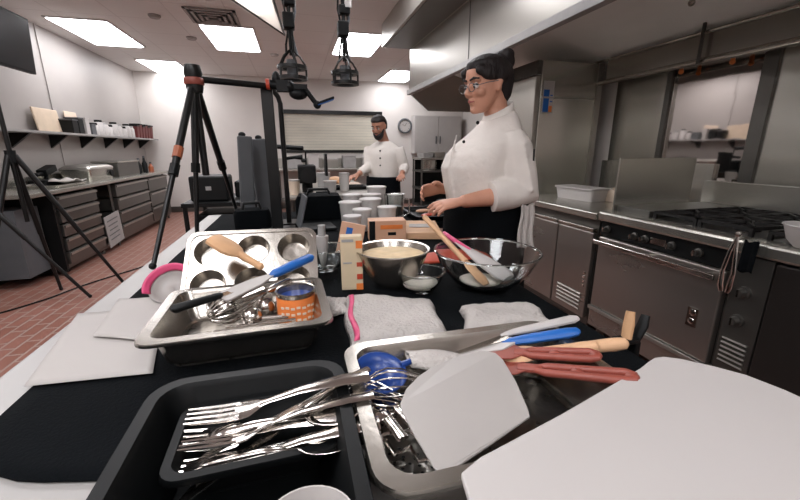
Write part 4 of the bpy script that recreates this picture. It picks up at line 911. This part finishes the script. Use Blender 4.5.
for x, y, z, d, l, m in ((-.68, 3.5, .89, (.28, .3, .2), 'black equipment case on top of the cart', 'black'), (-.42, 3.7, .89, (.2, .24, .14), 'small black case beside the big one on the cart', 'black'), (-.6, 3.6, .58, (.4, .4, .2), 'black case on the middle shelf of the cart', 'black'), (-.58, 3.55, .23, (.35, .4, .25), 'dark grey case on the lowest shelf of the cart', 'grey')):
    t = thing('equipment_case', l, 'case', (x, y, z+.001)); obj('body', MB().bb((-d[0]/2, -d[1]/2, 0), (d[0]/2, d[1]/2, d[2])), m, t, bevel=.015)
    obj('latch', MB().bb((-.02, -d[1]/2-.006, d[2]*.45), (.02, -d[1]/2-.0005, d[2]*.6)), 'lgrey', t)

# ------------------------------------------------------------ hanging things
def drop(label, x, y, zc, white=False, top=ZC):
    t = thing('power_drop', label, 'hanging fixture', (x, y, zc)); h = top-zc
    for k, (dx, dy) in enumerate(((0, 0), (.022, .01), (-.018, .012), (.01, -.02))):
        pts = [(dx*(1+.6*math.sin(q*5+k)), dy, .16+(h-.161)*q/12) for q in range(13)]
        obj('cord', MB().tube(pts, .010 if k < 2 else .006, 8), 'black' if k != 1 else 'grey', t, smooth=True)
    c = MB()
    for z, r in ((.0, .085), (.07, .085)):
        c.lathe([(r-.03, z), (r, z), (r, z+.022), (r-.03, z+.022), (r-.03, z)], 22)
    for a in range(5):
        q = 2*PI*a/5; c.tube([(.08*math.cos(q), .08*math.sin(q), 0), (.08*math.cos(q), .08*math.sin(q), .09), (.05*math.cos(q), .05*math.sin(q), .15), (.01*math.cos(q), .01*math.sin(q), .19)], .006, 6)
    obj('cage', c, 'blacksatin', t, smooth=True)
    obj('socket', MB().tube([(0, 0, .03), (0, 0, .13)], .03, 12), 'grey', t, smooth=True)
    obj('connector', MB().bb((-.035, -.035, .32), (.03, .03, .42)).bb((-.025, -.04, .46), (.04, .02, .52)), 'black', t, bevel=.008)
    t.scale = (1.2, 1.2, 1.0); return t
d1 = drop('black hanging cable drop with wire cage above the boom, left of two', .025, 3.0, 1.77)
d2 = drop('black hanging cable drop with wire cage, right of two near the ceiling light', .40, 3.05, 1.76)
obj('white_tube', MB().tube([(.028, -.03, .50), (.028, -.03, .62)], .02, 12), 'white', d2, smooth=True)
def _panel():
    P_ = [(-.012, 3.95, 2.30), (-.10, 3.0, 2.33), (-.62, 2.75, 2.36), (-.58, 3.1, 2.33)]
    return P_
t = thing('reflector_panel', 'large pale reflector board hanging from the ceiling by the left cable drop', 'reflector', (-.3, 3.2, 2.33))
P_ = [(p[0]+.3, p[1]-3.2, p[2]-2.33) for p in ((-.014, 3.97, 2.30), (-.075, 3.05, 2.30), (-.11, 2.5, 2.31), (-.62, 2.45, 2.33), (-.42, 3.04, 2.31))]
mb = MB(); mb.add(P_, [tuple(range(len(P_)))])
obj('board', mb, 'ledpanel', t)
mb = MB()
for i in range(len(P_)): mb.tube([P_[i], P_[(i+1) % len(P_)]], .010, 6)
obj('frame', mb, 'blacksatin', t)
obj('clip', MB().box((.09, .32, -.0), (.05, .03, .04)), 'blacksatin', t)
for q in ((.2, -.3), (-.1, -.5), (.22, .1)): obj('wire', MB().tube([(q[0], q[1], .01), (q[0], q[1], ZC-2.33)], .003, 5), 'black', t)

# ------------------------------------------------------------ people
def frame_(o, f, up=(0, 0, 1)):
    f = Vector(f).normalized(); u = Vector(up); u = (u-f*u.dot(f)).normalized(); s = u.cross(f)   # s = figure's left
    return lambda a, b, c: Vector(o)+f*a+s*b+u*c
def ring(fr, u, ff, fb, hs, n=20, p=1.0):
    c = (ff+fb)/2; a = (ff-fb)/2; return [fr(c+a*math.cos(2*PI*k/n), hs*math.sin(2*PI*k/n)*(1 if p == 1 else 1), u) for k in range(n)]
HEAD = [(.0, .078, .03, .02), (.012, .086, .0, .032), (.03, .089, -.03, .045), (.055, .089, -.06, .056), (.085, .088, -.082, .065), (.115, .087, -.096, .071), (.14, .089, -.102, .074), (.168, .086, -.1, .073), (.19, .074, -.09, .064), (.207, .05, -.067, .047), (.218, .015, -.03, .02)]
def head_mb(mb, fr):
    mb.loft([ring(fr, *h) for h in HEAD])
    mb.tube([fr(.080, 0, .128), fr(.094, 0, .105), fr(.106, 0, .087), fr(.096, 0, .077)], [.008, .010, .0125, .011], 10)
    for s in (-1, 1):
        mb.ball(fr(.095, s*.011, .080), .009, 8, 6)
        mb.ball(fr(-.008, s*.074, .102), (.016, .010, .016), 10, 7); mb.ball(fr(-.012, s*.076, .115), (.018, .009, .019), 10, 7); mb.ball(fr(-.004, s*.073, .085), .010, 8, 6)
        mb.ball(fr(.062, s*.034, .085), (.026, .026, .022), 10, 7)
        mb.ball(fr(.070, s*.03, .135), (.02, .024, .012), 10, 7)
    mb.ball(fr(.089, 0, .058), (.011, .02, .007), 10, 6); mb.ball(fr(.087, 0, .046), (.011, .018, .008), 10, 6)
    mb.ball(fr(.078, 0, .016), (.018, .02, .016), 10, 7)
def hand_mb(mb, W_, dirv, nrm, side, curl=.35, spread=.12, scale=1.0):
    """dirv: wrist->knuckles, nrm: back-of-hand normal, side=+1 if thumb on the +cross side"""
    d = Vector(dirv).normalized(); n = Vector(nrm); n = (n-d*n.dot(d)).normalized(); s = d.cross(n)*side; W_ = Vector(W_)
    P = lambda a, b, c: W_+(d*a+s*b+n*c)*scale
    rings = []
    for a, hw, th in ((-.01, .024, .019), (.02, .030, .017), (.05, .038, .015), (.078, .041, .013), (.092, .038, .011)):
        rings.append([P(a, hw*math.cos(2*PI*k/14), th*math.sin(2*PI*k/14)) for k in range(14)])
    mb.loft(rings)
    for i, (b, L, r) in enumerate(((.030, .072, .0088), (.010, .080, .0090), (-.010, .074, .0086), (-.029, .058, .0078))):
        p = P(.082, b, 0); ang = 0; sp = spread*(1.5-i)*.6; pts = [P(.06, b, 0), p]; cur = p
        for q, frac in enumerate((.42, .32, .26)):
            ang += curl*(.7+.35*q)*(1+.12*i)
            dd = (d*math.cos(ang)-n*math.sin(ang)+s*sp).normalized(); cur = cur+dd*L*frac*scale; pts.append(cur)
        mb.tube(pts, [r*scale*1.05, r*scale*1.08, r*scale, r*scale*.92, r*scale*.75], 10)
    mb.tube([P(.012, .022, -.004), P(.035, .045, -.012), P(.060, .058, -.022), P(.082, .060, -.034)], [.014*scale, .0125*scale, .0105*scale, .0085*scale], 10)
def hair_mb(mb, fr, bun=True):
    rows = [(.02, -.055, -.085, .035), (.045, -.03, -.104, .062), (.075, -.022, -.112, .074), (.105, -.012, -.122, .081), (.125, .012, -.128, .085), (.145, .038, -.130, .088), (.163, .062, -.127, .086), (.180, .082, -.118, .081), (.205, .078, -.10, .069), (.220, .05, -.07, .045), (.230, .01, -.03, .018)]
    if not bun: rows = [(.06, -.045, -.096, .066), (.085, -.03, -.104, .073), (.110, -.015, -.11, .077), (.135, .0, -.113, .081), (.155, .03, -.114, .082), (.172, .08, -.112, .081), (.19, .092, -.105, .076), (.208, .08, -.09, .064), (.224, .05, -.065, .045), (.235, .01, -.03, .018)]
    mb.loft([ring(fr, *h) for h in rows])
    if bun:
        mb.ball(fr(-.105, -.0, .190), (.050, .050, .048), 16, 10); mb.ball(fr(-.11, .02, .215), (.033, .033, .026), 12, 8); mb.ball(fr(-.125, -.01, .165), (.03, .035, .03), 12, 8)
        for s in (-1, 1):
            mb.ball(fr(.026, s*.0665, .152), (.046, .017, .030), 14, 9); mb.ball(fr(-.020, s*.073, .138), (.036, .015, .032), 14, 9); mb.ball(fr(.058, s*.052, .168), (.028, .018, .022), 12, 8)
def face_parts(p, o, fr, lips='lips', brows=True):
    loc = lambda v: v-Vector(o)
    for s in (-1, 1):
        e = obj('eye', MB().ball(loc(fr(.077, s*.031, .112)), .0125, 12, 8), 'eye', p, smooth='all')
        obj('iris', MB().ball(loc(fr(.0868, s*.031, .109)), .0055, 10, 6), 'iris', e, smooth='all')
        obj('eyelid', MB().tube([loc(fr(.082, s*.016, .117)), loc(fr(.090, s*.030, .1195)), loc(fr(.078, s*.047, .116))], .0028, 6), 'hair', e, smooth=True)
        obj('eyebrow', MB().tube([loc(fr(.092, s*.012, .137)), loc(fr(.090, s*.033, .143)), loc(fr(.074, s*.054, .138))], [.003, .004, .002], 6, flat=1.4), 'hair', p, smooth=True)
    obj('lips', MB().tube([loc(fr(.088, -.021, .052)), loc(fr(.0985, 0, .0535)), loc(fr(.088, .021, .052))], [.002, .0065, .002], 8), lips, p, smooth=True)
def ell(fr, u, cf, a, b, n=28, cs=0, sq=.0, tilt=0):
    out = []
    for k in range(n):
        q = 2*PI*k/n; c, s = math.cos(q), math.sin(q); m_ = (abs(c)**(2+sq*2)+abs(s)**(2+sq*2))**(-1/(2+sq*2))
        out.append(fr(cf+a*c*m_, cs+b*s*m_, u-tilt*a*c*m_))
    return out

# --- the woman
O = Vector((.86, 1.62, 0)); bf = (-1, -.08, 0)
fr = frame_(O, bf)
hp = Vector((.845, 1.625, 1.462))
hf = frame_(hp, (-math.cos(.2), -.20, -math.sin(.2)), (0, 0, 1))
w = MB()
head_mb(w, hf)
w.tube([fr(-.03, 0, 1.36), fr(-.03, 0, 1.42), hf(-.04, 0, .0), hf(-.035, 0, .07)], [.07, .055, .053, .056], 16)
TOR = [(.80, .0, .13, .16), (.92, .0, .135, .17), (1.05, .02, .125, .155), (1.15, .03, .13, .155), (1.25, .04, .13, .165), (1.31, .01, .10, .155), (1.345, -.015, .075, .13), (1.38, -.03, .055, .08)]
w.loft([ell(fr, u, c, a, b) for u, c, a, b in TOR])
for s in (-1, 1):
    w.tube([fr(0, s*.09, .86), fr(.01, s*.095, .50), fr(-.01, s*.10, .10)], [.095, .06, .042], 14)
    w.tube([fr(-.05, s*.10, .05), fr(.02, s*.10, .045), fr(.14, s*.11, .035)], [.035, .036, .03], 12)
arms = []
SL, EL, WL = Vector((.89, 1.478, 1.345)), Vector((.922, 1.425, 1.125)), Vector((.650, 1.435, 1.092))
SR, ER, WR = Vector((.89, 1.77, 1.345)), Vector((.90, 1.84, 1.125)), Vector((.672, 1.72, 1.115))
for S_, E_, W_ in ((SL, EL, WL), (SR, ER, WR)):
    w.tube([S_, S_.lerp(E_, .5), E_, E_.lerp(W_, .3), E_.lerp(W_, .7), W_], [.05, .045, .042, .042, .034, .026], 14)
hand_mb(w, WL, (-1, -.02, -.12), (-.25, -.35, 1), 1, curl=.28, spread=.16, scale=.95)
hand_mb(w, WR, (-1, -.1, -.05), (0, .9, .5), -1, curl=.45, spread=.08, scale=.95)
w.xf(Matrix.Translation(-O))
wo = obj('person', w, 'skin', remesh=.0045, msmooth=5, smooth='all', loc=O)
tag(wo, 'woman in white chef jacket and black apron with dark bun, working at the table', 'person')
face_parts(wo, O, hf)
h = MB(); hair_mb(h, hf); h.xf(Matrix.Translation(-O)); obj('hair', h, 'hair', wo, remesh=.005, msmooth=3, smooth='all')
g = MB()
for s in (-1, 1):
    g.tube([hf(.104-.002*abs(math.cos(2*PI*k/20)), s*.032+.021*math.cos(2*PI*k/20), .108+.017*math.sin(2*PI*k/20))-O for k in range(21)], .0016, 6)
    g.tube([hf(.103, s*.057, .112)-O, hf(.05, s*.075, .116)-O, hf(-.01, s*.080, .116)-O], .0016, 6)
g.tube([hf(.105, -.010, .112)-O, hf(.109, 0, .114)-O, hf(.105, .010, .112)-O], .0016, 6)
obj('eyeglasses', g, 'grey', wo, smooth=True)
# jacket
j = MB()
JT = [(.90, .0, .155, .19), (1.00, .015, .155, .185), (1.08, .035, .155, .182), (1.15, .05, .158, .182), (1.22, .062, .158, .187), (1.28, .048, .148, .190, .05), (1.33, .020, .130, .185, .12), (1.37, -.005, .110, .160, .22), (1.41, -.022, .088, .120, .32), (1.447, -.030, .068, .078, .4)]
j.loft([ell(fr, q[0], q[1], q[2], q[3], tilt=(q[4] if len(q) > 4 else 0)) for q in JT])
for S_, E_, W_ in ((SL, EL, WL), (SR, ER, WR)):
    q = (W_-E_).normalized(); d_ = (E_-S_)
    j.tube([S_+Vector((0, (1 if S_.y > 1.6 else -1)*-.02, .005)), S_.lerp(E_, .2), S_.lerp(E_, .5), S_.lerp(E_, .8), E_+Vector((0.012, 0, .0)), E_+q*.05, E_+q*.10, E_+q*.125], [.058, .070, .071, .069, .066, .064, .066, .062], 18)
for i in range(9):   # cloth folds
    a = random.uniform(0, 1); S_, E_ = (SL, EL)
    c = S_.lerp(E_, .15+.1*i); j.tube([c+Vector((-.058, -.03, -.02)), c+Vector((0, -.069, .006)), c+Vector((.055, -.03, -.014))], [.004, .011, .004], 8)
for i in range(0):
    z = 1.13+.05*i; j.tube([fr(.15+.02*(i/6), .12, z+.03), fr(.12, .165, z), fr(.04, .185, z-.02)], [.004, .012, .004], 8)
j.tube([fr(.172, .0, 1.36-.0), fr(.20, .02, 1.28), fr(.212, .035, 1.2), fr(.2, .045, 1.08)], [.004, .009, .009, .006], 8)
j.xf(Matrix.Translation(-O))
jo = obj('chef_jacket', j, 'jacket', wo, remesh=.007, msmooth=5, smooth='all')
c = MB(); RR = []
for u, g_ in ((1.40, .006), (1.425, .004), (1.452, -.002), (1.453, -.006), (1.42, -.006)):
    RR.append([fr(-.030+(.064+g_)*math.cos(q), (.068+g_)*math.sin(q), u+.022-(.034*math.cos(q)))-O for q in [2*PI*k/28 for k in range(28)]])
c.loft(RR, False, False); obj('collar', c, 'jacket', jo, smooth='all')
b_ = MB()
for z in (1.33, 1.26): b_.ball(fr(.175 if z < 1.3 else .16, .045, z)-O, .007, 8, 6)
b_.ball(fr(.088, .03, 1.41)-O, .008, 8, 6); obj('button', b_, 'black', jo)
obj('pen', MB().tube([Vector((.905, 1.345, 1.30))-O, Vector((.907, 1.345, 1.255))-O], .004, 6), 'black', jo)
# cuffs
for S_, E_, W_ in ((SL, EL, WL), (SR, ER, WR)):
    q = (W_-E_).normalized(); a = E_+q*.105; b = E_+q*.15
    obj('cuff', MB().tube([a-O, (a+q*.006)-O, (b-q*.004)-O, b-O], [.058, .066, .063, .054], 18), 'jacket', jo, smooth=True)
# trousers, apron, shoes
p = MB(); p.loft([ell(fr, u, c, a, b) for u, c, a, b in ((.98, 0, .14, .175), (.9, 0, .145, .185), (.82, 0, .14, .18), (.78, 0, .12, .17))])
for s in (-1, 1): p.tube([fr(0, s*.092, .88), fr(.01, s*.098, .5), fr(-.008, s*.103, .09)], [.105, .078, .07], 16)
p.xf(Matrix.Translation(-O)); obj('trousers', p, 'trousers', wo, remesh=.012, smooth='all')
def apron(u, v):
    a = (u-.5)*2*2.55; z = 1.075-.6*v; A_, B_ = .178, .205
    A_ += .02*v+.004*math.sin(a*6)*v; return fr(.012+A_*math.cos(a), (B_+.02*v)*math.sin(a), z-.015*math.cos(a))-O
obj('apron', MB().sheet(apron, 44, 20), 'blackcloth', wo, solid=.004, smooth='all')
for s in (-1, 1):
    obj('shoe', MB().loft([[fr(.045+(.125)*sc*math.cos(q), s*.105+.045*sc*math.sin(q), u)-O for q in [2*PI*k/18 for k in range(18)]] for u, sc in ((.0, .95), (.02, 1.0), (.05, .95), (.085, .72), (.1, .5))]), 'black', wo, smooth=True)
def twl(u, v):
    return (.925+.055*(u-.5)*(1+.25*v)+.004*math.sin(v*7), 1.398-.012*math.cos((u-.5)*14)*(.5+v)-.002*v, 1.075-.185*v+.006*math.sin(u*8))
tag(obj('side_towel', MB().sheet(twl, 18, 22), 'towel', solid=.008, smooth='all'), 'white towel hanging from the apron at the woman\'s hip', 'towel')
# knife-like dark item in her hands
t = along(thing('piping_bag_clip', 'small dark tool held between the hands of the woman', 'tool'), (.60, 1.60, 1.075), (.74, 1.56, 1.085))
obj('body', MB().tube([(0, 0, 0), (.01, 0, 0), (.12, 0, 0), (.13, 0, 0)], [.004, .008, .008, .004], 8), 'black', t, smooth=True)

# --- the man
O = Vector((1.0, 4.45, 0)); fr = frame_(O, (-.62, -.78, 0))
hp = Vector((.955, 4.40, 1.44)); hf = frame_(hp, (-.55, -.70, -.34), (0, 0, 1))
w = MB(); head_mb(w, hf)
w.tube([fr(-.02, 0, 1.32), fr(-.0, 0, 1.40), hf(-.03, 0, .03), hf(-.03, 0, .07)], [.075, .062, .06, .058], 14)
w.loft([ell(fr, u, c, a, b, 22) for u, c, a, b in [(.80, .0, .11, .15), (.95, 0, .115, .15), (1.15, .01, .115, .165), (1.28, .01, .11, .18), (1.34, 0, .085, .16), (1.37, -.01, .06, .10)]])
for s in (-1, 1):
    w.tube([fr(0, s*.085, .86), fr(.01, s*.095, .48), fr(-.01, s*.10, .10)], [.09, .058, .042], 12)
    w.tube([fr(-.05, s*.10, .05), fr(.02, s*.10, .045), fr(.14, s*.11, .035)], [.035, .036, .03], 10)
S2 = []
for s, E_, W_, dv, nr in ((-1, Vector((.83, 4.46, 1.10)), Vector((.67, 4.32, 1.02)), (-1, -.3, -.3), (0, -.2, 1)), (1, Vector((1.22, 4.32, 1.09)), Vector((1.13, 4.12, 1.03)), (-.3, -1, -.2), (-.2, .2, 1))):
    S_ = fr(0, s*.18, 1.31); S2.append((S_, E_, W_))
    w.tube([S_, S_.lerp(E_, .5), E_, E_.lerp(W_, .5), W_], [.05, .045, .042, .036, .027], 12)
    hand_mb(w, W_, dv, nr, s, curl=.45)
w.xf(Matrix.Translation(-O))
mo = obj('person', w, 'skin2', remesh=.0075, msmooth=3, smooth='all', loc=O)
tag(mo, 'bearded dark-haired man in white chef jacket working at the far table', 'person')
face_parts(mo, O, hf)
h = MB(); hair_mb(h, hf, False); h.xf(Matrix.Translation(-O)); obj('hair', h, 'hair', mo, remesh=.006, msmooth=2, smooth='all')
h = MB(); h.loft([ring(hf, *q) for q in ((-.022, .072, .02, .026), (-.005, .092, -.01, .044), (.02, .0955, -.02, .056), (.040, .093, -.015, .061), (.052, .082, -.015, .064), (.075, .06, -.01, .068), (.09, .03, -.01, .071))])
h.tube([hf(.094, -.024, .058), hf(.101, 0, .067), hf(.094, .024, .058)], [.004, .006, .004], 6); h.xf(Matrix.Translation(-O)); obj('beard', h, 'hair', mo, smooth=True)
j = MB(); j.loft([ell(fr, u, c, a, b, 24) for u, c, a, b in [(.84, 0, .15, .185), (.95, 0, .145, .18), (1.12, .01, .14, .185), (1.25, .01, .135, .2), (1.31, .005, .115, .195), (1.35, -.005, .09, .15), (1.385, -.01, .07, .09)]])
for S_, E_, W_ in S2:
    j.tube([S_, S_.lerp(E_, .3), S_.lerp(E_, .7), E_, E_.lerp(W_, .4), E_.lerp(W_, .75)], [.066, .07, .064, .062, .056, .048], 14)
j.xf(Matrix.Translation(-O)); jo = obj('chef_jacket', j, 'jacket', mo, remesh=.010, msmooth=4, smooth='all')
b_ = MB()
for z in (1.28, 1.2, 1.12): b_.ball(fr(.148, .03, z)-O, .010, 8, 6)
obj('button', b_, 'black', jo)
p = MB(); p.loft([ell(fr, u, c, a, b, 20) for u, c, a, b in ((.98, 0, .13, .165), (.9, 0, .135, .175), (.78, 0, .12, .16))])
for s in (-1, 1): p.tube([fr(0, s*.088, .88), fr(.01, s*.098, .5), fr(-.008, s*.103, .09)], [.10, .075, .07], 14)
p.xf(Matrix.Translation(-O)); obj('trousers', p, 'trousers', mo, remesh=.015, smooth='all')
def apron2(u, v):
    a = (u-.5)*2*2.2; return fr(.012+(.165+.02*v)*math.cos(a), (.2+.02*v)*math.sin(a), .99-.5*v)-O
obj('apron', MB().sheet(apron2, 30, 12), 'blackcloth', mo, solid=.004, smooth='all')
for s in (-1, 1):
    obj('shoe', MB().loft([[fr(.045+.13*sc*math.cos(q), s*.105+.047*sc*math.sin(q), u)-O for q in [2*PI*k/16 for k in range(16)]] for u, sc in ((.0, .95), (.02, 1.0), (.05, .95), (.085, .72), (.1, .5))]), 'black', mo, smooth=True)
